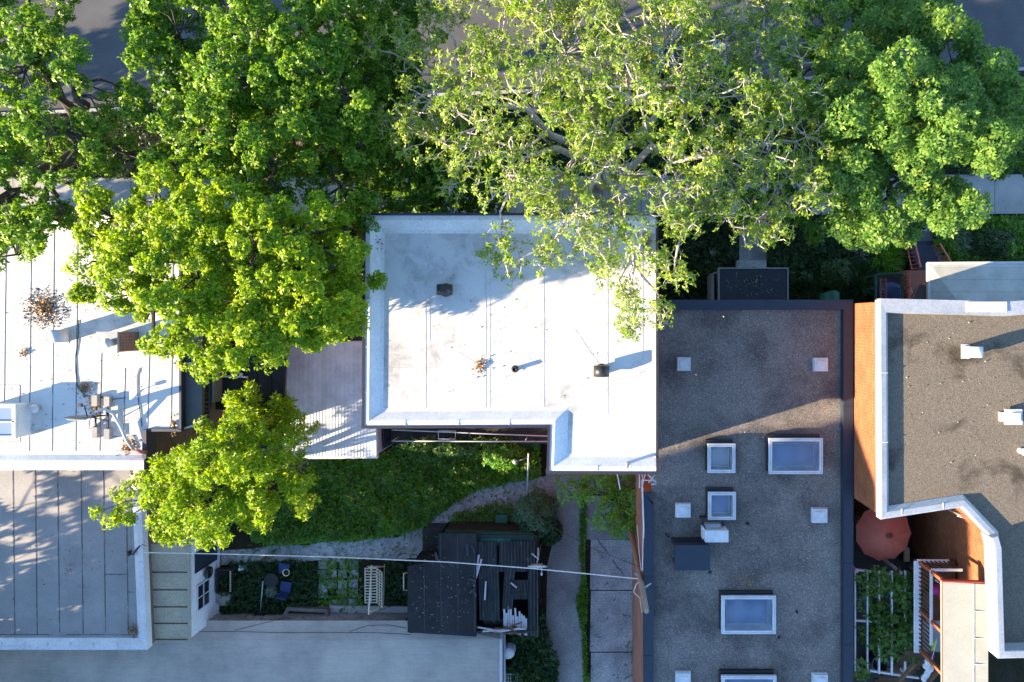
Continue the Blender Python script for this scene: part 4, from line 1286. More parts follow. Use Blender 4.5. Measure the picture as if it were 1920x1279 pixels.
# tan panel shed with white window wall
sh = thing('garden_shed', P(330, 1110, 0), 'narrow shed with stained tan panel roof and white window wall', 'shed')
zs = 2.3
b = MB(); b.pprism([(280, 1020), (353, 1020), (355, 1201), (280, 1203)], zs - .12, zs)
for yy in (1073, 1106, 1138, 1169, 1199):
    a = P(281, yy, zs); c = P(352, yy, zs); b.bar((a[0], a[1], zs + .004), (c[0], c[1], zs + .004), .05, .018, 1)
b.bar(P(281, 1020, zs + .01), P(281, 1202, zs + .01), .07, .06, 2); b.bar(P(353, 1020, zs + .01), P(355, 1201, zs + .01), .07, .06, 2)
b.build('roof', [M['tan_panel'], M['brown_wood'], M['tan_panel']], sh)
b = MB(); xs_ = P(356, 0, zs)[0]; ya = P(0, 1014, zs)[1]; yb = P(0, 1198, zs)[1]
b.box(P(282, 0, zs)[0], yb, 0, xs_, ya, zs - .13); b.build('wall', M['white_wood'], sh)


def wall_rect(y0, y1, z0, z1, name, mat, d, fr=True):
    m = MB(); m.box(xs_ + .005, y0, z0, xs_ + d, y1, z1); o = m.build(name, mat, sh)
    if fr:
        m = MB()
        for (u0, u1, v0, v1) in ((y0 - .07, y1 + .07, z0 - .07, z0), (y0 - .07, y1 + .07, z1, z1 + .07), (y0 - .07, y0, z0, z1), (y1, y1 + .07, z0, z1), ((y0 + y1) / 2 - .02, (y0 + y1) / 2 + .02, z0, z1), (y0, y1, (z0 + z1) / 2 - .02, (z0 + z1) / 2 + .02)):
            m.box(xs_ + .003, u0, v0, xs_ + d + .025, u1, v1)
        m.build('frame', M['white_metal'], o)
    return o


wall_rect(yb + 1.0, yb + 2.05, .85, 1.75, 'window', M['pane'], .03)
wall_rect(yb + 2.7, yb + 3.6, .05, 1.95, 'door', M['navy_metal'], .04, False)
b = MB(); c0 = (xs_ + .16, yb + 2.45, 1.1)
n = 18; vs = []; fs = []
for i in range(n):
    t = 2 * math.pi * i / n
    for k_ in range(8):
        s_ = 2 * math.pi * k_ / 8; vs.append((c0[0] + .08 * math.sin(s_) + .0, c0[1] + (.2 + .08 * math.cos(s_)) * math.cos(t), c0[2] + (.2 + .08 * math.cos(s_)) * math.sin(t)))
for i in range(n):
    for k_ in range(8): fs.append((i * 8 + k_, i * 8 + (k_ + 1) % 8, ((i + 1) % n) * 8 + (k_ + 1) % 8, ((i + 1) % n) * 8 + k_))
b.add(vs, fs, 0, True); b.box(xs_, c0[1] - .06, c0[2] - .06, xs_ + .18, c0[1] + .06, c0[2] + .06)
o = b.build('hose_reel', M['black_metal']); tag(o, 'coiled black garden hose on the white shed wall by the window', 'hose')
b = MB(); b.bar((xs_ + .06, yb, .1), (xs_ + .06, yb + 4, .1), .1, .12); b.build('base_trim', M['white_metal'], sh)

# long shingled garage along the bottom
gg = thing('garage', P(500, 1240, 0), 'long low garage with pale grey shingle roof and white eave', 'garage')
e0 = P(-200, 1216, 1.0)
b = MB()
yr = P(0, 1198, 1.25)[1]; yt = P(0, 1164, 1.0)[1]; ye = P(0, 1186, 1.0)[1]
xl = e0[0]; xr = P(938, 0, 1.2)[0]
b.add([(xl, yt, .98), (P(760, 0, 1)[0], yt, .98), (xr, ye, 1.02), (xr, yr, 1.25), (xl, yr - .2, 1.25), (xl, -20, 1.8), (xr + .06, -20, 1.8)], [(0, 1, 2, 3, 4), (4, 3, 6, 5)])
b.build('roof', M['shingle'], gg, recalc=False)
b = MB(); b.box(xl, -20, 0, xr - .12, ye - .05, .96); b.box(xl, ye - .04, 0, P(758, 0, 1)[0], yt - .06, .94); b.build('wall', M['concrete_old'], gg)
b = MB()
b.add([(xr - .02, ye, 1.06), (xr + .10, ye, 1.06), (xr + .10, yr, 1.30), (xr - .02, yr, 1.30), (xr + .16, -20, 1.86), (xr + .04, -20, 1.86)], [(0, 1, 2, 3), (3, 2, 4, 5)])
b.add([(xr + .10, ye, 1.06), (xr + .10, yr, 1.30), (xr + .16, -20, 1.86), (xr + .16, -20, 1.6), (xr + .10, yr, 1.05), (xr + .10, ye, .8)], [(0, 1, 4, 5), (1, 2, 3, 4)])
b.bar((xr + .02, ye + .03, 1.0), (xr - .0 + L(50, 1), ye + .12, 1.0), .16, .1)
b.tube([(xr + .16, ye - .1, 1.0), (xr + .16, -20, 1.05)], .06, 8)
b.build('eave_trim', M['white_metal'], gg)
b = MB(); b.bar((P(620, 0, 0)[0], yt + .16, .06), (P(766, 0, 0)[0], yt + .12, .06), .3, .12); b.build('plinth', M['concrete'], gg)
for pts, lb in (([(250, 1203), (300, 1186), (420, 1184), (520, 1186), (600, 1186), (700, 1186), (770, 1190)], 'thin dark cable lying along the pale garage roof ridge'),
                ([(440, 1182), (480, 1172), (513, 1164)], 'short cable branching off up to the garage eave'),
                ([(655, 1184), (690, 1173), (730, 1172), (762, 1178)], 'loop of thin cable beside the tarred shed roof')):
    b = MB(); b.tube([P(x, y, 1.3 if y > 1195 else (1.24 if y > 1180 else 1.12)) for x, y in pts], .012, 5); o = b.build('roof_cable', M['cable_black']); tag(o, lb, 'cable')

# ------------------------------------------------------------------ the collapsing shed
cs = thing('old_shed', P(890, 1100, 0), 'derelict shed with black tarred roof and torn rusty corrugated sheets', 'shed')
zs = 2.25
b = MB(); b.pprism([(822, 1000), (893, 1000), (893, 1194), (764, 1186), (764, 1062), (822, 1052)], zs - .12, zs)
for sx in (795, 826, 858, 889):
    q0_ = P(sx, 1066 if sx < 822 else 1003, zs); q1_ = P(sx + 1.5, 1186, zs); b.bar((q0_[0], q0_[1], zs + .003), (q1_[0], q1_[1], zs + .003), .045, .014, 1)
b.build('tar_roof', [M['tar'], M['corr']], cs)
X = lambda x: P(x, 0, 2.1)[0]
Y = lambda y: P(0, y, 2.1)[1]
b = MB(); b.box(X(768), Y(1184), 0, X(771), Y(1064), 2.1); b.box(X(768), Y(1067), 0, X(826), Y(1064), 2.1); b.box(X(824), Y(1066), 0, X(827), Y(1004), 2.1)
b.box(X(768), Y(1188), 0, X(1006), Y(1184), 2.05); b.box(X(1003), Y(1184), 0, X(1006), Y(1006), 2.0); b.box(X(824), Y(1007), 0, X(1003), Y(1004), 2.05); b.box(X(771), Y(1184), .0, X(1003), Y(1007), .05)
b.build('wall', M['dark_wood'], cs)
b = MB()


def corr(x0, x1, y0, y1, z, dz=0.0, sk=0.0):
    """sheet with rounded ribs running along y"""
    n = max(4, int((x1 - x0) / 1.5)); rows = []
    for yy, zz in ((y0, z), (y1, z + dz)):
        rows.append([(X(x0 + (x1 - x0) * i / n + (sk if yy == y1 else 0)), Y(yy), zz + .03 * math.cos(i * math.pi / 2)) for i in range(n + 1)])
    b.add(rows[0] + rows[1], [(i, i + 1, n + 2 + i, n + 1 + i) for i in range(n)])


corr(893, 932, 1015, 1060, 2.16); corr(897, 935, 1058, 1165, 2.12, -.12, 2); corr(936, 1003, 1015, 1072, 2.14, -.04); corr(946, 966, 1066, 1145, 2.1, -.1, -5)
corr(960, 990, 1088, 1125, 2.08, -.05, 2); corr(990, 1009, 1060, 1194, 2.12, -.1); corr(905, 945, 1165, 1180, 1.95, -.25); corr(972, 988, 1062, 1072, 2.06, -.1)
build_each(b, 'corrugated_sheet', M['corr'], cs)
b = MB(); rp = random.Random(3)
for i in range(11):
    x0 = 945 + i * 4.1; y0 = 1143 + rp.uniform(-4, 16) + (8 if i > 5 else 0); y1 = 1176 + (i > 5) * 16 + rp.uniform(-2, 3)
    b.bar((X(x0), Y(y0), 2.0), (X(x0 + rp.uniform(-1, 2)), Y(y1), 1.95), .085, .02)
for (xa, ya, xb, yb, zz) in ((895, 1176, 936, 1183, 2.12), (905, 1184, 985, 1179, 2.14), (925, 1187, 975, 1178, 2.16), (903, 1048, 892, 1085, 2.22), (898, 1040, 893, 1075, 2.2), (911, 1090, 909, 1125, 2.16), (958, 1093, 969, 1102, 2.16)):
    b.bar(P(xa, ya, zz), P(xb, yb, zz), .07, .025)
build_each(b, 'broken_plank', M['old_white_wood'], cs)
b = MB()
for i in range(9):
    x0 = 905 + rp.uniform(0, 60); y0 = 1172 + rp.uniform(0, 16); an = rp.uniform(-.4, .4)
    b.bar(P(x0, y0, 2.18), P(x0 + 22 * math.cos(an), y0 + 22 * math.sin(an), 2.16), .05, .02)
build_each(b, 'splinter', M['brown_wood'], cs)
b = MB(); b.pprism([(835, 996), (1000, 1000), (1004, 1022), (824, 1022)], 1.7, 1.95); b.build('eave_board', M['green_wood'], cs)
b = MB(); b.pprism([(901, 1010), (958, 1010), (958, 1019), (901, 1019)], 1.94, 1.99); b.build('green_panel', M['green_light'], cs)
b = MB(); b.tube([P(1008, 1030, 2.3), P(1008, 1194, 2.1)], .03, 6)
for (xa, ya, xb, yb) in ((884, 1022, 890, 1034), (876, 1020, 877, 1042), (816, 1036, 819, 1050), (878, 1085, 892, 1090), (886, 1105, 893, 1118)): b.bar(P(xa, ya, 2.28), P(xb, yb, 2.28), .1, .02)
build_each(b, 'edge_strip', M['corr'], cs)
b = MB(); b.tube([P(764, 1074, 1.6), P(757, 1075, 1.6), P(757, 1106, 1.6), P(764, 1107, 1.6)], .03, 6); b.build('bracket', M['cream_metal'], cs)
dsh = thing('satellite_dish', P(1007, 1060, 0), 'pale grey satellite dish on a mast at the shed corner', 'satellite dish')
q = P(1008, 1058, 2.9)
b = MB(); b.tube([(q[0], q[1] + .15, 0), (q[0], q[1] + .15, 2.7), (q[0] - .02, q[1] + .1, 2.95)], .03, 8); b.bar((q[0] - .25, q[1] + .42, 2.8), (q[0] + .05, q[1] + .2, 2.9), .04, .04); b.bar((q[0], q[1] + .6, 2.6), (q[0], q[1] + .2, 2.7), .04, .04)
b.tube([(q[0] + .15, q[1] - .05, 2.6), (q[0] + .16, q[1] - .45, 2.75)], .02, 6); b.box(q[0] + .12, q[1] - .52, 2.7, q[0] + .2, q[1] - .43, 2.8)
b.build('mast', M['white_metal'], dsh)
b = MB(); n = 24; vs = [(q[0], q[1], 2.9)]
nx = Vector((0, -.90, .44)); t1 = Vector((1, 0, 0)); t2 = nx.cross(t1)
for rr, dd in ((.15, .012), (.28, .045), (.42, .10)):
    for k_ in range(n):
        t = 2 * math.pi * k_ / n; v_ = Vector((q[0], q[1], 2.9)) + t1 * rr * math.cos(t) + t2 * rr * math.sin(t) + nx * dd; vs.append(tuple(v_))
fs = [(0, 1 + k_, 1 + (k_ + 1) % n) for k_ in range(n)]
for r_ in range(2): fs += [(1 + r_ * n + k_, 1 + (r_ + 1) * n + k_, 1 + (r_ + 1) * n + (k_ + 1) % n, 1 + r_ * n + (k_ + 1) % n) for k_ in range(n)]
b.add(vs, fs, 0, True); b.add([tuple(Vector(v_) - nx * .02) for v_ in vs], fs, 0, True)
b.build('dish', M['white_metal'], dsh)
# ------------------------------------------------------------------ yard things
sw = thing('garden_swing', P(700, 1100, 0), 'cream metal garden swing bench with slatted seat and two A frame ends', 'swing bench')
b = MB()
for yy, sgn in ((1062, -1), (1140, 1)):
    top = P(693 + (3 if sgn < 0 else 0), 1064 if sgn < 0 else 1146, 1.75)
    for xx in (688, 724): q = P(xx, yy, 0.0); b.tube([(q[0], q[1], 0), top], .03, 6)
    b.tube([P(690, yy, .5), P(722, yy, .5)], .022, 6)
b.tube([P(697, 1060, 1.75), P(691, 1152, 1.75)], .035, 8); b.tube([P(721, 1058, .15), P(719, 1135, .15)], .025, 6)
b.build('frame', M['cream_metal'], sw)
b = MB()
sx0, sx1, sx2 = P(684, 0, .55)[0], P(706, 0, .55)[0], P(714, 0, 1.0)[0]
y0, y1 = P(0, 1130, .5)[1], P(0, 1066, .5)[1]
n = 13
for i in range(n):
    yy = y0 + (y1 - y0) * i / (n - 1); b.bar((sx0, yy, .5), (sx1, yy, .48), .05, .02)
for xx in (sx0, (sx0 + sx1) / 2, sx1): b.bar((xx, y0 - .03, .5), (xx, y1 + .03, .5), .05, .03)
b.build('seat', M['cream_metal'], sw)
b = MB()
for i in range(n):
    yy = y0 + (y1 - y0) * i / (n - 1); b.bar((sx1 + .02, yy, .52), (sx2 + .06, yy, 1.02), .05, .02)
for t in (0, .5, 1): b.bar((sx1 + .02 + (sx2 - sx1 + .04) * t, y0 - .03, .52 + .5 * t), (sx1 + .02 + (sx2 - sx1 + .04) * t, y1 + .03, .52 + .5 * t), .04, .04)
b.build('backrest', M['cream_metal'], sw)
b = MB()
for yy in (y0, y1):
    b.tube([(sx0 + .1, yy, .5), (P(694, 0, 1.7)[0], yy, 1.72)], .012, 5); b.tube([(sx2, yy, .9), (P(694, 0, 1.7)[0], yy, 1.72)], .012, 5)
b.build('hanger', M['cream_metal'], sw)


def chair(px, py, rz, label):
    t = thing('garden_chair', P(px, py, 0), label, 'chair', 'blue garden chairs', rz)
    o = wl(t)
    b = MB(); b.box(o.x - .24, o.y - .24, .40, o.x + .24, o.y + .22, .44); b.build('seat', M['blue_plastic'], t)
    b = MB()
    b.add([(o.x - .24, o.y + .22, .42), (o.x + .24, o.y + .22, .42), (o.x + .22, o.y + .36, .85), (o.x - .22, o.y + .36, .85), (o.x - .24, o.y + .25, .42), (o.x + .24, o.y + .25, .42), (o.x + .22, o.y + .39, .85), (o.x - .22, o.y + .39, .85)],
          [(0, 1, 2, 3), (4, 7, 6, 5), (0, 3, 7, 4), (1, 5, 6, 2), (3, 2, 6, 7), (0, 4, 5, 1)])
    b.build('backrest', M['blue_plastic'], t)
    for sx in (-.21, .21):
        for sy in (-.21, .19):
            b = MB(); b.tube([(o.x + sx * 1.1, o.y + sy * 1.1, 0), (o.x + sx, o.y + sy, .41)], .02, 6); b.build('leg', M['blue_plastic'], t)
    return t


chair(543, 1094, 3.0, 'blue plastic garden chair turned toward the table below the round bowl')
chair(540, 1060, -.1, 'blue plastic garden chair half hidden behind the round bowl')
tb = thing('garden_table', P(521, 1078, 0), 'small black garden table between the blue chairs', 'table')
b = MB(); o = wl(tb); b.lathe((o.x, o.y, .66), [(.32, 0), (.34, .02), (.32, .04)], 20); b.build('table_top', M['pot_black'], tb)
for k_ in range(3):
    b = MB(); t = k_ * 2.09; b.tube([(o.x + .28 * math.cos(t), o.y + .28 * math.sin(t), 0), (o.x + .12 * math.cos(t), o.y + .12 * math.sin(t), .66)], .02, 6); b.build('leg', M['pot_black'], tb)


def pot(name, px, py, r, h, mat, label, cat='pot', soil=True, z=0.0):
    q = P(px, py, z + h)
    t = thing(name, (q[0], q[1], z), label, cat)
    b = MB(); n = 22
    b.lathe((q[0], q[1], z), [(r * .72, 0), (r * .9, h * .7), (r, h), (r * .84, h), (r * .8, h * .75), (r * .02, h * .74)], n); b.build('body', mat, t)
    if soil:
        b = MB(); b.lathe((q[0], q[1], z + h * .76), [(r * .80, 0), (r * .5, .02), (.01, .03)], 16); b.build('soil', M['soil'], t)
    return t


pot('bowl', 536, 1074, .165, .14, M['cream_metal'], 'round cream bowl standing on the black garden table', 'bowl', True, .70)
pot('plant_pot', 514, 1105, .11, .22, M['grey_metal'], 'small grey plant pot with pale leaves beside the blue chair', 'plant pot')
pot('plant_pot', 485, 1153, .24, .40, M['pot_black'], 'glossy black plant pot against the garage wall', 'plant pot')
Q, var = bushleaves(P(510, 1107, .1), .22, .25, .3, 60, .16, .025, rng, 6)
o = leafobj('potted_plant', Q, var, M['sage'], None, P(510, 1107, 0)); tag(o, 'spiky pale green plant beside the small grey pot', 'plant')
b = MB(); b.tube([P(493, 1090, 1.1), P(488, 1148, .35)], .03, 6); o = b.build('garden_stake', M['grey_metal']); tag(o, 'grey pole leaning over the black plant pot', 'pole')
tr = thing('planter_trough', P(573, 1148, 0), 'weathered stone trough planter against the garage wall', 'planter')
b = MB(); z_ = .42
op = [P(*p, z_)[:2] for p in ((527, 1158), (616, 1160), (614, 1143), (538, 1139))]
b.sweep(op, [(0, 0), (0, z_), (.16, z_), (.16, .2)], 0, True); b.build('trough', M['stone'], tr)
b = MB(); b.prism([(x * .92 + (op[0][0] + op[2][0]) / 2 * .08, y * .96 + (op[0][1] + op[2][1]) / 2 * .04) for x, y in op], .05, .25); b.build('soil', M['soil'], tr)
pb = thing('crate', P(418, 1090, 0), 'dark open crate with pale notched rim by the white shed wall', 'crate')
b = MB(); op = [P(*p, .4)[:2] for p in ((404, 1112), (432, 1112), (433, 1068), (404, 1068))]
b.sweep(op, [(0, 0), (0, .4), (.05, .4), (.05, .06)], 0, True); b.prism(op, .02, .08)
b.build('box', M['dark_wood'], pb)
b = MB()
for i in range(10): q = P(432, 1072 + i * 4, .41); b.box(q[0] - .03, q[1] - .03, .4, q[0] + .03, q[1] + .03, .43)
b.build('rim', M['cream_metal'], pb)
b = MB(); q = P(418, 1124, .25)
b.ball((q[0], q[1], .16), .36, 0, 14, 8, .5); b.box(q[0] - .35, q[1] - .15, .05, q[0] + .33, q[1] + .26, .26); o = b.build('sack', M['bag']); tag(o, 'pale woven sack lying beside the dark crate', 'sack')
for (x, y, lb) in ((455, 1062, 'thin white board lying in the garden bed, upper of two'), (453, 1068, 'wider white board lying in the garden bed, lower of two')):
    b = MB(); q = P(x, y, .1); b.box(q[0] - .16, q[1] - .06, .05, q[0] + .16, q[1] + .06, .1); o = b.build('board', M['white_wood']); tag(o, lb, 'board')
b = MB(); q = P(663, 1145, .1)
for i in range(2): b.bar(P(620 + i * 45, 1148 - i, .08), P(672 + i * 20, 1150 - 3 * i, .08), .12, .05)
o = b.build('metal_strip', M['blue_pale']); tag(o, 'pale blue metal strip lying along the garage foot', 'metal strip')
b = MB(); b.ball(P(897, 992, .25), .15, 0, 14, 9); o = b.build('ball', flat('pale_ball', (.50, .42, .46), .5)); tag(o, 'pale pinkish ball resting by the green shed eave', 'ball')
b = MB(); b.pprism([(864, 984), (884, 989), (880, 994), (862, 990)], .02, .22); o = b.build('brick_block', flat('pink_brick', (.28, .15, .13), .9)); tag(o, 'pinkish brick block beside the pale ball', 'brick')
b = MB()
for i in range(3): b.bar(P(905, 984 + i * 5, .12), P(968, 981 + i * 6, .12), .16, .05)
o = b.build('plank_pile', M['brown_wood']); tag(o, 'pile of dark brown planks behind the shed', 'planks')
bn = thing('bin', P(940, 973, 0), 'green plastic tub among the weeds behind the shed', 'tub')
b = MB(); q = P(940, 973, .4); b.box(q[0] - .24, q[1] - .16, 0, q[0] + .24, q[1] + .16, .38); b.build('body', M['green_light'], bn)
b = MB(); b.box(q[0] - .27, q[1] - .19, .38, q[0] + .27, q[1] + .19, .43); b.build('lid', M['green_light'], bn)
lm = thing('white_pole', P(989, 925, 0), 'slim white pole slanting at the edge of the ground cover', 'lamp post')
b = MB(); o = wl(lm); b.tube([P(989, 936, .05), P(989, 900, .8), P(991, 850, 1.6)], .035, 8); b.build('post', M['white_metal'], lm)  # slim slanting pole that gives no light
b = MB(); q = P(966, 866, 1.5); q2 = P(990, 858, 1.5); b.tube([q2, q], .02, 6); b.ball(q, .12, 0, 12, 8, .6); b.build('lamp_head', M['grey_metal'], lm)
br = thing('rain_barrel', P(952, 1227, 0), 'white ribbed rain barrel beside the garage gutter', 'barrel')
b = MB(); q = P(953, 1225, .95); b.lathe((q[0], q[1], 0), [(.25, 0), (.29, .1), (.30, .3), (.285, .32), (.30, .35), (.30, .6), (.285, .62), (.29, .85), (.24, .93), (.02, .95)], 20); b.build('body', flat('barrel_blue_white', (.52, .58, .66), .5), br)
b = MB(); b.lathe((q[0], q[1], .92), [(.26, 0), (.26, .04), (.1, .06), (.02, .06)], 20); b.build('lid', M['white_metal'], br)
gr = thing('wire_cart', P(957, 1275, 0), 'white wire basket cart beside the garage corner', 'cart')
b = MB(); q0 = P(944, 1264, .8); q1 = P(971, 1300, .8)
for i in range(7): t = i / 6; xx = q0[0] + (q1[0] - q0[0]) * t; b.tube([(xx, q1[1], .8), (xx, q0[1], .8), (xx, q0[1], .3)], .012, 5)
for i in range(6): t = i / 5; yy = q0[1] + (q1[1] - q0[1]) * t; b.tube([(q0[0], yy, .3), (q0[0], yy, .8), (q1[0], yy, .8), (q1[0], yy, .3)], .012, 5)
b.tube([(q0[0], q0[1], .82), (q1[0], q0[1], .82), (q1[0], q1[1], .82), (q0[0], q1[1], .82), (q0[0], q0[1], .82)], .022, 6)
b.build('basket', M['white_metal'], gr)
b = MB()
for xx in (q0[0] + .05, q1[0] - .05):
    for yy in (q0[1] - .05, q1[1] + .05): b.lathe((xx, yy, 0), [(.03, 0), (.06, .04), (.06, .1), (.02, .3)], 8)
build_each(b, 'wheel', M['rubber'], gr)

# utility pole and cables
up = thing('utility_pole', (1.92, -9.3, 0), 'weathered wooden utility pole by the red brick side wall', 'utility pole')
top = P(1212, 1146, 8.6)
b = MB(); b.tube([(1.92, -9.1, 0), (top[0] - .06, top[1] + .5, 5.5), top], [.125, .11, .095], 12); b.build('pole', M['pole_wood'], up)
b = MB()
for (h, dx) in ((6.6, .3), (6.2, -.25), (7.2, .28)): b.tube([(top[0], top[1] + .22, h), (top[0] + dx, top[1] + .45, h + .1)], .03, 6)
b.box(top[0] - .1, top[1] + .1, 6.0, top[0] + .1, top[1] + .36, 6.4)
b.build('bracket', M['galv'], up)


def cable(pts, r, mat, name, label, sag=0.0, n=10):
    out = []
    for a, c in zip(pts[:-1], pts[1:]):
        a = Vector(a); c = Vector(c)
        for i in range(n):
            t = i / n; p_ = a.lerp(c, t); p_.z -= sag * 4 * t * (1 - t); out.append(p_)
    out.append(Vector(pts[-1]))
    b = MB(); b.tube(out, r, 5); o = b.build(name, mat); tag(o, label, 'cable')


cable([P(1204, 1086, 6.3), P(1000, 1066, 5.2), P(840, 1054, 4.6), P(640, 1045, 3.9), P(430, 1039, 3.3), P(272, 1036, 3.0)], .022, M['cable_white'], 'overhead_cable', 'long white clothes line cable spanning the yard from the utility pole')
cable([P(1200, 1063, 6.6), P(1120, 1032, 5.2), P(1030, 985, 4.0)], .01, M['cable_black'], 'overhead_cable', 'thin dark cable from the pole toward the bluish shrub')
cable([P(1204, 900, 7.0), P(1207, 990, 6.9), P(1205, 1070, 6.6)], .03, M['cable_white'], 'overhead_cable', 'white cable dropping along the red brick wall to the pole')
cable([P(1195, 985, 5.4), P(1199, 1040, 5.8), P(1203, 1075, 6.2)], .02, M['cable_white'], 'overhead_cable', 'pale cable bundle close beside the utility pole')
cable([P(1203, 1090, 6.2), P(1193, 1095, 6.2), P(1188, 1110, 6.0), P(1200, 1122, 6.3), P(1204, 1150, 5.5), P(1208, 1300, 5.0)], .018, M['cable_white'], 'overhead_cable', 'slack white cable looping below the pole top')
cable([P(1209, 1120, 6.0), P(1204, 1240, 5.6), P(1206, 1340, 5.4)], .018, M['cable_black'], 'overhead_cable', 'black cable running down the brick wall below the pole')

# umbrella, pergola and the terrace things
um = thing('parasol', P(1657, 998, 3.4)[:2] + (3.4,), 'terracotta parasol open over the dark terrace', 'parasol')
q = P(1657, 1000, 5.75)
n = 11; R_ = 1.09; vs = [(q[0] + .05, q[1] + .02, 6.12)]
rings = 5
for r_ in range(1, rings + 1):
    t = r_ / rings
    for k_ in range(n * 4):
        a = 2 * math.pi * k_ / (n * 4); f_ = (k_ % 4) / 4
        sc_ = 1 - .055 * math.sin(math.pi * f_) * t
        vs.append((q[0] + R_ * t * sc_ * math.cos(a), q[1] + R_ * t * sc_ * math.sin(a), 6.12 - .42 * t ** 1.25 - .02 * math.sin(math.pi * f_) * t))
N_ = n * 4
fs = [(0, 1 + k_, 1 + (k_ + 1) % N_) for k_ in range(N_)]
for r_ in range(rings - 1): fs += [(1 + r_ * N_ + k_, 1 + (r_ + 1) * N_ + k_, 1 + (r_ + 1) * N_ + (k_ + 1) % N_, 1 + r_ * N_ + (k_ + 1) % N_) for k_ in range(N_)]
b = MB(); b.add(vs, fs); cn = b.build('canopy', M['canvas'], um)
b = MB(); b.add([(vs[0][0] + .16 * math.cos(t * 1.05), vs[0][1] + .12 * math.sin(t * 1.05), 6.13) for t in range(6)] + [(vs[0][0], vs[0][1], 6.2)], [(i, (i + 1) % 6, 6) for i in range(6)]); b.ball((vs[0][0], vs[0][1], 6.22), .035, 0, 8, 6); b.build('finial', flat('dark_canvas', (.2, .05, .035), .9), um)
b = MB(); b.tube([(q[0], q[1], 3.42), (q[0] + .05, q[1] + .02, 6.1)], .025, 8); b.lathe((q[0], q[1], 3.4), [(.28, 0), (.26, .08), (.05, .1)], 14); b.build('pole', M['brown_wood'], um)

pg = thing('pergola', P(1660, 1160, 3.4)[:2] + (3.4,), 'white beam pergola overgrown with a leafy vine', 'pergola')
zp = 6.1
b = MB()
for (ya, yb) in ((1068, 1079), (1163, 1170), (1253, 1271)):
    b.bar(P(1603, ya, zp), P(1722 if ya > 1100 else 1675, yb if ya > 1100 else 1076, zp), .065, .10)
build_each(b, 'cross_beam', M['white_wood'], pg)
for i, xx in enumerate((1603, 1626, 1648, 1672, 1697)):
    b = MB(); b.bar(P(xx, 1070, zp + .09), P(xx, 1258 + i * 2.5, zp + .09), .055, .08); b.build('beam', M['white_wood'], pg)
for (xx, yy) in ((1607, 1072), (1607, 1250), (1697, 1262), (1690, 1075)):
    q = P(xx, yy, zp); b = MB(); b.bar((q[0], q[1], 3.4), (q[0], q[1], zp), .1, .1); b.build('post', M['white_wood'], pg)
vn = thing('climbing_vine', P(1665, 1150, 3.4)[:2] + (3.4,), 'green climbing vine spread over the white pergola beams', 'vine')
Qs = []; Vs = []
for (x, y, rx, ry, n_) in ((1650, 1090, 48, 16, 90), (1690, 1100, 28, 30, 90), (1632, 1120, 28, 30, 55), (1655, 1150, 30, 20, 60), (1675, 1190, 42, 36, 210), (1705, 1160, 22, 60, 120), (1640, 1190, 34, 24, 60), (1615, 1255, 14, 16, 30), (1712, 1215, 16, 30, 60), (1665, 1225, 26, 18, 50), (1640, 1080, 24, 18, 40)):
    m_ = n_; r_ = np.sqrt(rng.uniform(0, 1, m_)); a_ = rng.uniform(0, 6.28, m_)
    zz = zp + rng.uniform(-.5, .35, m_)
    C_ = np.stack([(x + rx * r_ * np.cos(a_) - PX0) * (CAMH - zz) / FPX, (PY0 - y - ry * r_ * np.sin(a_)) * (CAMH - zz) / FPX, zz], 1)
    q_, v_ = rosettes(C_, np.array([0, 0, 1.]) + rng.normal(0, .5, (m_, 3)), 4, .17, .15, (-.2, .6), rng); Qs.append(q_); Vs.append(v_)
leafobj('foliage', np.concatenate(Qs), np.concatenate(Vs), M['vine'], vn)
b = MB()
for (xa, ya, xb, yb) in ((1690, 1262, 1690, 1180), (1690, 1180, 1650, 1100), (1690, 1200, 1640, 1190), (1690, 1150, 1710, 1090)):
    b.tube(bent(P(xa, ya, zp - .1 if ya < 1255 else 3.4), P(xb, yb, zp + .05), 6, .04, rng), .03, 6)
b.build('stem', M['bark'], vn)
pot('plant_pot', 1650, 1246, .36, .6, M['blue_plastic'], 'large blue glazed pot under the vine covered pergola', 'plant pot', True, 3.4)
pot('plant_pot', 1628, 1250, .16, .3, M['canvas'], 'small terracotta pot beside the large blue pot', 'plant pot', True, 3.4)
b = MB(); q = P(1610, 1128, 4.0); b.box(q[0] - .35, q[1] - .14, 3.4, q[0] + .3, q[1] + .12, 4.0); o = b.build('storage_box', M['blue_pale']); tag(o, 'pale blue box beside the pergola at the dark parapet', 'box')
b = MB(); q = P(1742, 1105, 6.5); b.ball((q[0] + .12, q[1], 6.98), .34, 0, 12, 8, .7); b.box(q[0] - .1, q[1] - .28, 6.76, q[0] + .5, q[1] + .3, 7.1); o = b.build('cushion', M['pink']); tag(o, 'bright magenta cushion behind the white deck railing', 'cushion')
b = MB(); q = P(1760, 1090, 6.9); b.box(q[0] - .1, q[1] - .18, 7.3, q[0] + .6, q[1] + .2, 7.34)
for sx in (-.05, .55): b.box(q[0] + sx - .02, q[1] - .02, 6.76, q[0] + sx + .02, q[1] + .02, 7.3)
o = b.build('table', M['white_wood']); tag(o, 'small white table at the end of the deck', 'table')
b = MB(); q = P(1707, 1050, 3.9)
b.lathe((q[0], q[1], 3.4), [(.3, 0), (.3, .9), (.2, 1.0), (.02, 1.02)], 14); o = b.build('barbecue', M['pot_black']); tag(o, 'black barbecue standing in the dark below the deck', 'barbecue')
b = MB(); q = P(1709, 1047, 4.8); b.box(q[0] - .1, q[1] - .28, 4.3, q[0] + .12, q[1] + .28, 4.4); o = b.build('cutting_board', M['tan_panel']); tag(o, 'tan board leaning on the black barbecue', 'board')
ld = P(1753, 1208, 6.9)
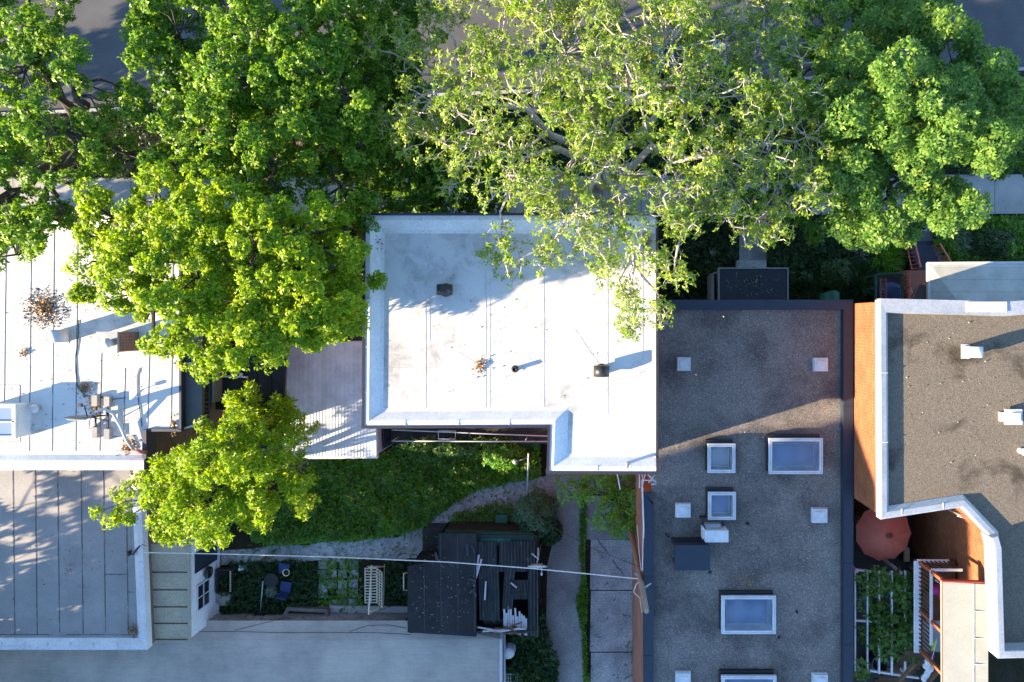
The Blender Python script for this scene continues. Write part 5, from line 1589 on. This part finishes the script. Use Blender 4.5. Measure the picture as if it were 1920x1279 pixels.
cloth = MB(); cloth.add([P(1752, 1200, 7.2), P(1757, 1204, 7.1), P(1752, 1222, 6.9), P(1746, 1218, 7.0)], [(0, 1, 2, 3)]); cloth.add([tuple(np.array(P(x, y, z)) - [0, 0, .03]) for x, y, z in ((1752, 1200, 7.2), (1757, 1204, 7.1), (1752, 1222, 6.9), (1746, 1218, 7.0))], [(0, 1, 2, 3)])
o = cloth.build('laundry', M['lime']); tag(o, 'lime green cloth hanging on the washing line', 'laundry')
b = MB(); b.tube([P(1749, 1225, 6.9), P(1746, 1234, 6.8), P(1744, 1243, 6.8)], [.06, .09, .05], 8); o = b.build('laundry', M['purple']); tag(o, 'dark purple cloth on the washing line', 'laundry')
b = MB(); rl_ = random.Random(4)
for i in range(12):
    t = i / 11; x = 1741 + rl_.uniform(-4, 4) - t * 6; y = 1240 + t * 50
    q = P(x, y, 6.6 - .5 * t); b.ball(q, rl_.uniform(.1, .17), 0, 9, 6, .7)
o = b.build('laundry', M['white_cloth']); tag(o, 'bunched white laundry on the line above the stairs', 'laundry')
cable([P(1757, 1198, 7.25), P(1745, 1245, 6.8), P(1728, 1300, 6.3)], .01, M['cable_white'], 'washing_line', 'washing line with laundry running over the back stairs')

# front garden things
bx = thing('bird_house', P(1562, 553, 0), 'small green box with peaked roof against the gravel roofed house', 'box')
b = MB(); a_ = P(1549, 548, 1.5); c_ = P(1577, 562, 1.5); b.box(a_[0] + .05, c_[1] - .1, 0, c_[0] - .05, a_[1] - .02, 1.3); b.build('body', M['green_light'], bx)
b = MB(); mx_ = (a_[0] + c_[0]) / 2
b.add([(a_[0], c_[1] - .1, 1.3), (c_[0], c_[1] - .1, 1.3), (c_[0], a_[1], 1.3), (a_[0], a_[1], 1.3), (mx_, a_[1] + .1, 1.6), (mx_, c_[1] - .1, 1.6)], [(0, 3, 4, 5), (1, 5, 4, 2), (0, 5, 1), (3, 2, 4), (0, 1, 2, 3)]); b.build('roof', M['green_light'], bx)
b = MB(); q = P(1337, 472, .06); b.pprism([(1338, 464), (1346, 472), (1338, 481), (1330, 472)], .0, .07); o = b.build('stepping_stone', M['concrete_old']); tag(o, 'square stepping stone turned diagonal in the dark garden', 'stepping stone')
pl = thing('planter_box', P(1733, 426, 0), 'dark square planter with pale rim below the dense tree', 'planter')
b = MB(); op = [P(*p, .5)[:2] for p in ((1722, 432), (1738, 434), (1740, 418), (1725, 416))]; b.sweep(op, [(0, 0), (0, .5), (.05, .5), (.05, .1)], 0, True); b.build('box', M['concrete_old'], pl)
b = MB(); b.prism(op, .05, .35); b.build('soil', M['soil'], pl)
b = MB(); q = P(1681, 550, 2.0); b.lathe((q[0], q[1], 1.1), [(.5, 0), (.52, .25), (.5, .5), (.46, .55), (.3, .6), (.02, .62)], 20); o = b.build('paddling_pool', M['blue_plastic']); tag(o, 'round blue tub on the small green framed balcony', 'tub')
bg_ = thing('folded_chair', P(1730, 545, 1.3)[:2] + (1.3,), 'grey canvas chair folded beside the pale gallery roof', 'chair')
q = P(1731, 548, 2.0); b = MB(); b.add([(q[0] - .2, q[1] + .35, 2.1), (q[0] + .35, q[1] + .2, 2.15), (q[0] + .3, q[1] - .35, 1.7), (q[0] - .28, q[1] - .3, 1.7), (q[0] - .2, q[1] + .33, 2.05), (q[0] + .35, q[1] + .18, 2.1), (q[0] + .3, q[1] - .37, 1.65), (q[0] - .28, q[1] - .32, 1.65)], [(0, 1, 2, 3), (4, 7, 6, 5), (0, 4, 5, 1), (2, 6, 7, 3), (1, 5, 6, 2), (0, 3, 7, 4)]); b.build('canvas', flat('grey_canvas', (.16, .16, .17), .9), bg_)
b = MB()
for sx in (-.25, .33): b.tube([(q[0] + sx, q[1] + .35, 2.1), (q[0] + sx, q[1] - .3, 1.31)], .018, 6); b.tube([(q[0] + sx, q[1] - .3, 1.7), (q[0] + sx, q[1] + .3, 1.31)], .018, 6)
b.build('frame', M['grey_metal'], bg_)


def spiky(name, px, py, r, n, h, w, mat, label, cat='shrub', lean=1.35):
    q = P(px, py, h * .4)
    Qs = [tuft((q[0] + math.cos(a) * rr * r, q[1] + math.sin(a) * rr * r, .0), n // 14, .06, h, w, rng, lean) for a, rr in ((rng.uniform(0, 6.28), math.sqrt(rng.uniform(0, 1)) * .75) for _ in range(14))]
    Q = np.concatenate(Qs); o = leafobj(name, Q, rng.uniform(0, 1, len(Q)), mat, None, (q[0], q[1], 0)); tag(o, label, cat)


spiky('variegated_shrub', 1792, 450, .72, 640, .62, .05, M['sage'], 'round pale variegated shrub between the red stairs and the hedge')
spiky('variegated_shrub', 1622, 462, .62, 420, .6, .045, M['sage'], 'looser pale variegated shrub left of the red stairs')
spiky('ornamental_grass', 1660, 482, .7, 520, .9, .028, M['ivy'], 'clump of long green grass left of the red stairs', 'grass clump')
spiky('ornamental_grass', 1778, 478, .55, 330, .8, .028, M['ivy'], 'clump of long green grass in front of the pale gallery roof', 'grass clump')
spiky('ornamental_grass', 1622, 530, .6, 330, .8, .028, M['shade_leaf'], 'dark grass clump beside the green framed balcony', 'grass clump')


def bush(name, px, py, r, h, n, mat, label, Ln=.11, W=.06, ry=None, cat='shrub'):
    q = P(px, py, h * .6); root = thing(name, (q[0], q[1], 0), label, cat)
    Q, var = bushleaves((q[0], q[1], h * .15), r, ry or r, h * .85, n, Ln, W, rng); leafobj('foliage', Q, var, mat, root)
    b = MB()
    for k_ in range(4): a = k_ * 1.7; b.tube(bent((q[0], q[1], 0), (q[0] + r * .5 * math.cos(a), q[1] + r * .5 * math.sin(a), h * .7), 4, .06, rng), [.03, .025, .02, .01], 5)
    b.build('stem', M['bark'], root)


bush('shrub', 1003, 972, 1.0, 2.0, 900, M['blue_shrub'], 'rounded bluish green shrub beside the alley', .12, .05, 1.1)
bush('shrub', 1030, 1000, .55, .9, 300, M['shade_leaf'], 'darker low bush below the bluish green shrub', .13, .08)
bush('shrub', 1512, 525, .42, .7, 160, M['shade_leaf'], 'small rounded dark shrub beside the porch canopy', .10, .05)
bush('shrub', 1570, 515, .75, 1.2, 320, M['shade_leaf'], 'taller dark shrub above the small green box', .12, .05)
bush('shrub', 1866, 455, 1.2, .9, 460, M['shade_leaf'], 'wide dark shrub bed in front of the pale gallery roof', .13, .06, .8)
bush('shrub', 1890, 465, .35, .9, 120, M['ivy'], 'small bright green shrub in front of the pale gallery roof', .14, .06)
bush('shrub', 1905, 425, .9, .7, 300, M['ivy'], 'leafy low hedge along the pavement edge', .12, .07, .35)
bush('shrub', 940, 850, .9, 1.6, 420, M['ivy'], 'tall leafy shrub at the corner behind the white house', .17, .10, .8)
bush('shrub', 860, 838, 1.4, 1.4, 420, M['vine'], 'light green shrub row growing along the rear porch', .17, .10, .45)

# compound leaved shrub by the alley
sm = thing('sumac_shrub', P(1150, 940, 0), 'feathery green sumac shrub spreading over the alley behind the white house', 'shrub')
Qs = []; Vs = []; st = MB(); base = np.array(P(1160, 935, 0))
for (x, y, r_, n_) in ((1085, 905, 30, 16), (1120, 900, 36, 26), (1160, 905, 36, 26), (1190, 925, 28, 20), (1175, 955, 34, 24), (1140, 945, 24, 12), (1130, 985, 20, 14), (1165, 985, 26, 18), (1190, 980, 20, 12), (1060, 915, 18, 8)):
    for _ in range(n_):
        a_ = rng.uniform(0, 6.28); rr = r_ * math.sqrt(rng.uniform(0, 1)); z_ = rng.uniform(1.5, 2.8)
        c_ = np.array(P(x + rr * math.cos(a_), y + rr * math.sin(a_), z_))
        th = rng.uniform(0, 6.28); d = np.array([math.cos(th), math.sin(th), -.25]); ln = rng.uniform(.45, .75)
        s = np.array([-d[1], d[0], 0])
        for k_ in range(8):
            for sg in (-1, 1):
                p0 = c_ + d * ln * (k_ + .6) / 8; ll = .20 * (1 - abs(k_ - 3.5) / 8)
                dv = (s * sg * .9 + d * .45 + np.array([0, 0, -.25 + rng.normal(0, .1)])); ww = d * .035
                Qs.append([p0, p0 + dv * ll * .5 + ww, p0 + dv * ll, p0 + dv * ll * .5 - ww]); Vs.append(rng.uniform(0, 1))
        if rng.uniform() < .35: st.tube(bent(base, c_, 5, .03, rng), [.03, .022, .018, .012, .008], 5, caps=False)
leafobj('foliage', np.array(Qs), np.array(Vs), M['ivy'], sm); st.build('stem', M['bark'], sm, recalc=False)

# ------------------------------------------------------------------ parked cars under the street trees
def car(px, py, rz, paint, label, ln=4.5, wd=1.8):
    c = P(px, py, 0); z0 = -.15
    t = thing('parked_car', (c[0], c[1], z0), label, 'car', 'cars parked under the street trees', rz)
    o = wl(t)
    def w3(x, y, z): return (o.x + x * ln / 4.5, o.y + y * wd / 1.8, o.z + z)
    secs = [(-2.25, .62, .35, .62), (-2.15, .80, .28, .92), (-1.6, .88, .25, .98), (-.2, .90, .25, .96), (1.0, .89, .25, .95), (1.75, .84, .27, .86), (2.15, .72, .30, .70), (2.25, .58, .38, .58)]
    vs = []
    for x, hw, zb, zt in secs:
        vs += [w3(x, -hw * .92, zb), w3(x, -hw, (zb + zt) / 2), w3(x, -hw * .9, zt), w3(x, 0, zt + .05), w3(x, hw * .9, zt), w3(x, hw, (zb + zt) / 2), w3(x, hw * .92, zb)]
    fs = []
    for i in range(len(secs) - 1):
        for k_ in range(7): fs.append((i * 7 + k_, i * 7 + (k_ + 1) % 7, (i + 1) * 7 + (k_ + 1) % 7, (i + 1) * 7 + k_))
    fs += [tuple(range(6, -1, -1)), tuple(range((len(secs) - 1) * 7, len(secs) * 7))]
    b = MB(); b.add(vs, fs, 0, True)
    top = [(-1.55, .60, 1.40), (-1.0, .64, 1.47), (.2, .64, 1.48), (.75, .60, 1.40)]
    vs = []
    for x, hw, zt in top: vs += [w3(x, -hw, zt - .03), w3(x, 0, zt + .03), w3(x, hw, zt - .03)]
    for x, hw, zt in top: vs += [w3(x, -hw, zt - .09), w3(x, 0, zt - .05), w3(x, hw, zt - .09)]
    fs = []
    for i in range(3):
        for k_ in range(2): fs += [(i * 3 + k_, i * 3 + k_ + 1, i * 3 + 4 + k_, i * 3 + 3 + k_), (12 + i * 3 + k_, 15 + i * 3 + k_, 16 + i * 3 + k_, 13 + i * 3 + k_)]
    b.add(vs, fs, 0, True); b.build('body', paint, t)
    lo = [(-2.0, .74, .96), (1.35, .74, .93)]; hi = [(-1.52, .60, 1.36), (.74, .60, 1.37)]
    def win(pts, nm): m = MB(); m.add([w3(*p) for p in pts], [tuple(range(len(pts)))]); m.add([w3(p[0], p[1], p[2] - .02) for p in pts], [tuple(range(len(pts)))]); m.build(nm, M['pane'], t)
    win([(1.38, -.74, .95), (1.38, .74, .95), (.76, .60, 1.38), (.76, -.60, 1.38)], 'windscreen')
    win([(-2.02, -.74, .98), (-2.02, .74, .98), (-1.54, .60, 1.38), (-1.54, -.60, 1.38)], 'rear_window')
    for s in (-1, 1): win([(-1.98, s * .79, .97), (1.34, s * .79, .95), (.74, s * .62, 1.38), (-1.52, s * .62, 1.38)], 'side_window')
    for x in (-1.4, 1.4):
        for s in (-1, 1):
            cc = w3(x, s * .80, .32); m = MB(); n = 16
            vs = [(cc[0] + .32 * math.cos(2 * math.pi * k_ / n), cc[1] + dy, cc[2] + .32 * math.sin(2 * math.pi * k_ / n)) for dy in (-.11, .11) for k_ in range(n)]
            m.add(vs, [(k_, (k_ + 1) % n, n + (k_ + 1) % n, n + k_) for k_ in range(n)] + [tuple(range(n)), tuple(range(n, 2 * n))]); wh = m.build('wheel', M['rubber'], t)
            m = MB(); vs = [(cc[0] + .19 * math.cos(2 * math.pi * k_ / n), cc[1] + s * .115, cc[2] + .19 * math.sin(2 * math.pi * k_ / n)) for k_ in range(n)]
            m.add(vs + [(cc[0], cc[1] + s * .125, cc[2])], [(k_, (k_ + 1) % n, n) for k_ in range(n)]); m.build('rim', M['grey_metal'], wh)
    for s in (-1, 1):
        m = MB(); m.box(*w3(2.05, s * .62 - .14, .56), *w3(2.22, s * .55 + .14, .68)); m.build('headlight', M['lamp_clear'], t)
        m = MB(); m.box(*w3(-2.24, s * .6 - .14, .66), *w3(-2.12, s * .6 + .14, .84)); m.build('tail_light', M['lamp_red'], t)
        m = MB(); m.box(*w3(.95, s * .98 - .08, .92), *w3(1.12, s * .98 + .08, 1.06)); m.build('mirror', paint, t)
    return t


car(408, 147, .03, M['car_white'], 'silver white car parked under the bright maple, mostly hidden by leaves')
car(1300, 118, .045, M['car_dark'], 'dark navy car parked under the sparse grey twigged tree')

# ------------------------------------------------------------------ fallen leaves
def litter(label, cx, cy, r, n, z, mat=None, sq=1.0, Ln=.10, even=False):
    a_ = rng.uniform(0, 6.28, n); rr = r * (np.sqrt(rng.uniform(0, 1, n)) if even else np.abs(rng.normal(0, .5, n)))
    C_ = np.stack([(cx + rr * np.cos(a_) - PX0) * (CAMH - z) / FPX, (PY0 - cy - sq * rr * np.sin(a_)) * (CAMH - z) / FPX, z + .01 + rng.uniform(0, .05, n) * np.exp(-(rr / r) ** 2 * 3)], 1)
    q_, v_ = rosettes(C_, np.array([0, 0, 1.]) + rng.normal(0, .4, (n, 3)), 1, Ln, .055, (-.15, .25), rng)
    o = leafobj('leaf_litter', q_, v_, mat or M['dead_leaf'], None, tuple(C_.min(0))); tag(o, label, 'fallen leaves', None, 'stuff')


litter('large round pile of tan dead leaves on the old white roof', 82, 577, 30, 700, R0)
litter('dark ring of rotted leaves round the large leaf pile on the old white roof', 86, 578, 46, 420, R0, M['rot_leaf'], .85, .07, True)
litter('dead leaves gathered along the roof cable', 158, 728, 22, 150, R0, None, .9)
litter('dead leaves caught under the edge-on satellite dish', 178, 762, 22, 150, R0, None, 1.0)
litter('dead leaves heaped at the dark corner of the old white roof', 241, 838, 17, 230, R0, None, 1.5)
litter('dead leaves along the right gutter edge of the old white roof', 326, 795, 9, 90, R0, None, 2.5)
litter('small patch of dead leaves on the left of the old white roof', 46, 662, 11, 50, R0, None, 1.5)
litter('tan stain of dead leaves in the middle of the bright white roof', 901, 687, 17, 130, 9.05, None, 1.2, .08)
litter('dark leaves collected at the upper left corner of the bright white roof', 705, 453, 10, 110, 9.07, None, 2.2, .08)
litter('brown leaves collected along the right edge of the bright white roof', 1212, 452, 8, 110, 9.05, None, 3.5, .08)
litter('scattered small leaves on the bright white roof', 950, 600, 330, 60, 9.05, None, .8, .06)
litter('small leaves and grit drifted over the dark gravel roof', 1400, 900, 165, 380, R2, M['sage'], 1.9, .045, True)
litter('dark grit gathered beside the skylights on the dark gravel roof', 1400, 1090, 60, 120, R2, None, .5, .05)
litter('dead leaves at the corner of the grey garage roof', 250, 885, 10, 80, 2.83, None, 1.8)
litter('dark dead leaves at the lower corner of the grey garage roof', 250, 1182, 12, 110, 2.83, None, 1.2)
litter('few dead leaves strewn across the grey garage roof', 130, 1060, 160, 70, 2.83, None, 1.0, .08)
litter('pale leaves strewn over the porch canopy', 1412, 532, 52, 100, 3.0, M['sage'], .45, .06, True)
litter('pale debris scattered over the black shed roof', 830, 1110, 62, 150, 2.25, M['sage'], 1.2, .055, True)
litter('pale leaves scattered on the old white roof', 150, 660, 180, 200, R0, None, .95, .06, True)
litter('scattered tiny leaves on the tan gravel roof', 1800, 740, 110, 90, R3 + .07, M['sage'], 1.4, .05, True)
# ------------------------------------------------------------------ trees
G = 'maples along the street'
tree('maple_tree', 'sparse maple at the frame edge with thick bare limbs over the road', 'tree', P(300, 300, -.02),
     [(30, 40, 60), (25, 125, 70), (118, 120, 40), (20, 215, 70), (140, 195, 36), (85, 245, 55), (30, 300, 45), (165, 265, 42), (10, 400, 70), (62, 425, 52), (10, 475, 38), (96, 400, 34), (75, 60, 45), (-60, 100, 80), (-60, 260, 80), (-50, 420, 70), (130, 340, 34), (215, 280, 34), (60, -40, 60), (-40, 0, 60), (170, 140, 24)],
     9.0, 11.0, M['maple'], M['bark'], 21, 3.2, 28, .42, 7, .125, .07, .26, G, twig=False, low=.3, limb_r=.14, fork=.5)
tree('maple_tree', 'broad leafy maple with bright yellow green tips above the silver car', 'tree', P(585, 300, -.02),
     [(250, 60, 60), (325, 40, 70), (300, 130, 66), (400, 130, 62), (275, 205, 58), (360, 220, 85), (305, 300, 56), (450, 250, 66), (520, 200, 76), (560, 160, 56), (490, 330, 66), (600, 260, 76), (630, 180, 76), (660, 270, 60), (630, 345, 66), (550, 40, 62), (470, 40, 55), (630, 60, 60), (665, 400, 40), (410, 20, 50), (450, 150, 50), (260, -40, 56), (350, -50, 66), (480, -40, 66), (600, -30, 66), (690, -30, 56), (560, 100, 56), (480, 100, 50)],
     9.2, 11.4, M['maple'], M['bark'], 22, 3.7, 38, .44, 7, .122, .068, .28, G, low=.45, limb_r=.13)
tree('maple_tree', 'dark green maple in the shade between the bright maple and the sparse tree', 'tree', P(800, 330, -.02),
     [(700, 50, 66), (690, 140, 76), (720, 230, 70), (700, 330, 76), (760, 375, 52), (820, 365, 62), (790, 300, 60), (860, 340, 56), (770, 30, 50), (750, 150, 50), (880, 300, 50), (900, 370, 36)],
     6.6, 7.8, M['maple_dark'], M['bark'], 23, 5, 18, .42, 7, .16, .095, .24, G, low=.5)  # leaf colour darkened to carry the shade on this lower crown
tree('maple_tree', 'sunlit yellow green maple leaning over the gap between the two white roofs', 'tree', P(615, 440, 0),
     [(195, 405, 56), (290, 385, 76), (390, 410, 86), (250, 470, 70), (350, 500, 86), (470, 470, 86), (550, 430, 66), (610, 500, 56), (560, 560, 64), (450, 580, 76), (340, 585, 66), (235, 550, 42), (175, 490, 40), (628, 575, 32), (600, 610, 40), (480, 635, 44), (390, 645, 38), (305, 632, 20), (396, 682, 17), (372, 672, 16), (140, 540, 20), (628, 470, 28), (150, 440, 26), (265, 655, 14), (520, 640, 26), (445, 668, 16), (565, 632, 18), (630, 622, 15), (560, 605, 46, 10.6), (480, 610, 40, 11.2), (610, 575, 44, 10.0), (640, 500, 46, 9.9), (600, 540, 56, 10.1), (560, 480, 66, 10.3), (520, 560, 56, 10.5), (640, 430, 38, 9.8), (480, 500, 66, 10.9), (420, 540, 60, 11.1), (580, 590, 40, 10.0), (650, 555, 30, 9.8)],  # lower hidden clumps are added to thicken the shade on the white roof
     11.0, 12.6, M['maple_bright'], M['bark'], 24, 5.4, 38, .38, 7, .120, .062, .26, G, low=.35, limb_r=.12, fork=.45)
tree('sparse_tree', 'large sparse tree with pale grey twigs and small yellow green leaves', 'tree', P(1120, 345, 0),
     [(755, 90, 52), (800, 180, 70), (755, 240, 52), (880, 120, 66), (950, 60, 66), (1060, 90, 82), (1160, 60, 76), (1260, 80, 84), (1360, 70, 76), (1440, 50, 66), (890, 230, 76), (1000, 200, 84), (1100, 200, 84), (1200, 180, 84), (1300, 180, 84), (1400, 170, 82), (1485, 170, 62), (950, 320, 72), (1060, 320, 76), (1160, 300, 64), (1260, 300, 84), (1360, 300, 84), (1450, 280, 74), (1520, 250, 52), (1050, 405, 62), (1150, 405, 62), (1240, 400, 50), (1340, 370, 52), (1430, 405, 52), (1490, 395, 42), (935, 455, 40), (1010, 470, 42), (1100, 460, 36), (1200, 470, 42), (1250, 490, 34), (1190, 550, 26), (1235, 585, 18), (1175, 585, 16), (1440, 440, 26), (1530, 350, 42), (850, 310, 46), (1285, 420, 22), (950, 505, 20), (1268, 525, 18), (820, -30, 60), (920, -40, 66), (1020, -40, 70), (1120, -40, 70), (1220, -40, 70), (1320, -40, 70), (1420, -40, 66), (1500, -20, 56), (1010, 20, 60), (1110, 10, 50), (1310, 30, 56), (1500, 70, 50), (1190, 615, 8), (730, 215, 16), (700, 85, 16), (1150, 510, 18)],
     9.9, 12.4, M['ash'], M['bark_pale'], 25, 4.3, 13, .50, 7, .125, .052, .30, None, twig=True, low=.12, twig_r=.015, limb_r=.075, fork=.42, stray=.06, nl=9)
tree('dense_tree', 'dense rounded tree with clustered deep green leaf tufts', 'tree', P(1545, 315, 0),
     [(1600, 130, 76), (1700, 90, 84), (1800, 110, 76), (1845, 170, 56), (1620, 230, 86), (1720, 210, 96), (1815, 240, 76), (1862, 215, 40), (1630, 330, 78), (1730, 320, 86), (1800, 330, 60), (1600, 395, 44), (1680, 400, 46), (1755, 385, 44), (1575, 60, 56), (1660, 30, 50), (1755, 45, 46), (1870, 260, 26), (1680, 160, 70), (1760, 170, 70), (1660, 250, 70), (1770, 280, 60), (1560, 170, 50), (1570, 290, 50), (1640, 430, 20), (1715, 425, 18), (1780, 400, 26)],
     8.4, 11.2, M['linden'], M['bark'], 26, 2.1, 90, .50, 8, .15, .062, .28, None, low=.45, flatn=1.0, pitch=(-.3, .75), shell=.3, thick=1.3, up=1.0)
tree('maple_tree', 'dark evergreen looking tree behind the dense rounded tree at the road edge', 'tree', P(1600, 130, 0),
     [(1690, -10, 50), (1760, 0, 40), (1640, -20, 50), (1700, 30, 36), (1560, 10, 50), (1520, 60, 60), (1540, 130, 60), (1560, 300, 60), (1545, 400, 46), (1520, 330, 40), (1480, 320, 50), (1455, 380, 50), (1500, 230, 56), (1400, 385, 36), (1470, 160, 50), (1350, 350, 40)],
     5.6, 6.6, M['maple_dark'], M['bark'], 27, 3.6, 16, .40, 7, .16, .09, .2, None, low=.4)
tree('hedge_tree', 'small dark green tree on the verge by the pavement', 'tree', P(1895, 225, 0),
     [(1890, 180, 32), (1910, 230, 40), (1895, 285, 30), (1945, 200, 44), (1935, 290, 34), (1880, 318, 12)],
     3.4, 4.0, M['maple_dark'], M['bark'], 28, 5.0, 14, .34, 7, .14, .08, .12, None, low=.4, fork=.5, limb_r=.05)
tree('young_tree', 'young bright yellow green tree leaning over the grey garage roof', 'tree', P(545, 850, 0),
     [(482, 775, 48), (520, 815, 44), (410, 870, 56), (470, 860, 62), (325, 900, 52), (265, 920, 38), (215, 940, 22), (385, 955, 60), (460, 945, 52), (530, 900, 44), (320, 985, 40), (400, 1005, 34), (435, 805, 38), (560, 918, 18), (300, 1015, 24), (490, 735, 18), (230, 975, 14), (380, 815, 20), (350, 850, 26), (540, 960, 24)],
     6.0, 8.0, M['maple_bright'], M['bark'], 29, 7.5, 22, .32, 7, .17, .055, .13, None, low=.3, fork=.5, limb_r=.06, pitch=(-.1, .8))

# ------------------------------------------------------------------ unseen block and trees, added to shade the yard, roofs and road
# an invented brick block and trees to the west, placed by the shadows wanted
c0 = P(1440, 826, 6.6)
xw_ = -34.0
yw_ = c0[1] - (c0[0] - xw_) * math.tan(SUN_AZ)
zt_ = 6.6 + (9.7 - xw_) / math.cos(SUN_AZ) * math.tan(SUN_EL)
w0 = P(1302, 834, 6.6)
yn_ = w0[1] - (w0[0] - xw_) * math.tan(SUN_AZ)
zw_ = 6.6 + (P(1385, 0, 6.6)[0] - xw_) / math.cos(SUN_AZ) * math.tan(SUN_EL)
ab = thing('shade_block', (xw_ + 3, yw_ - 9, 0), 'unseen tall brick block added to shade the gravel roof and the yard', 'shade caster')
b = MB(); b.box(xw_, yw_ - 22, 0, xw_ + 7.0, yw_, zt_); b.build('wall', M['brick_brown'], ab)  # invented block, sized so its shadow covers the lower gravel roof
b = MB(); b.box(xw_, yw_ + .003, 0, xw_ + 6.0, yn_, zw_); b.build('shade_wing', M['brick_brown'], ab)  # lower wing added to shape the left end of the sunlit wedge
b = MB(); b.sweep([(xw_, yw_), (xw_, yw_ - 22), (xw_ + 7, yw_ - 22), (xw_ + 7, yw_)], [(-.02, zt_ - .3), (-.02, zt_ + .02), (.3, zt_ + .02), (.3, zt_ - .2)], 0, True); b.build('parapet', M['concrete'], ab)
for fl in range(6):
    for k_ in range(6):
        y_ = yw_ - 2.5 - k_ * 3.4; z_ = 1.5 + fl * 3.1
        if z_ + 1.7 > zt_: continue
        b = MB(); b.box(xw_ + 6.99, y_ - .6, z_, xw_ + 7.03, y_ + .6, z_ + 1.6); b.build('window', M['pane'], ab)


def unseen_tree(name, label, cx, cy, r, z0, z1, mat, seed, dens):  # trees out of view, added for the shade they cast
    bl = []
    rr_ = random.Random(seed)
    for i in range(14):
        a = rr_.uniform(0, 6.28); d = r * math.sqrt(rr_.uniform(0, 1)) * .75
        z = z0 + (z1 - z0) * rr_.uniform(.1, 1) * (1 - .4 * d / r)
        x, y = cx + d * math.cos(a), cy + d * math.sin(a); s = FPX / (CAMH - z)
        bl.append((PX0 + x * s, PY0 - y * s, r * .42 * s, z))
    tree(name, label, 'tree', (cx, cy, 0), bl, z0, z1, mat, M['bark'], seed, dens, 14, .5, 6, .22, .15, .25, None, low=.4)


unseen_tree('shade_tree', 'low unseen tree added on the near verge to shade the road', -33.0, 9.0, 3.0, 2.5, 7.0, M['maple_dark'], 43, 2.2)
unseen_tree('shade_tree', 'low unseen tree added in the front garden to shade the pavement', -31.0, 2.3, 2.4, 2.0, 6.2, M['maple_dark'], 45, 2.2)
unseen_tree('shade_tree', 'low unseen tree added across the road to shade it', -35.0, 14.5, 3.4, 2.5, 7.5, M['maple_dark'], 44, 2.2)
unseen_tree('maple_tree', 'unseen leafy maple added beside the brick block to dapple the garage roof', -31.5, -11.6, 3.4, 4.2, 9.2, M['maple'], 41, .8)
unseen_tree('maple_tree', 'unseen bushier maple added just north of the brick block to shade the yard', -30.5, -13.8, 2.6, 3.5, 10.5, M['maple'], 42, 2.2)
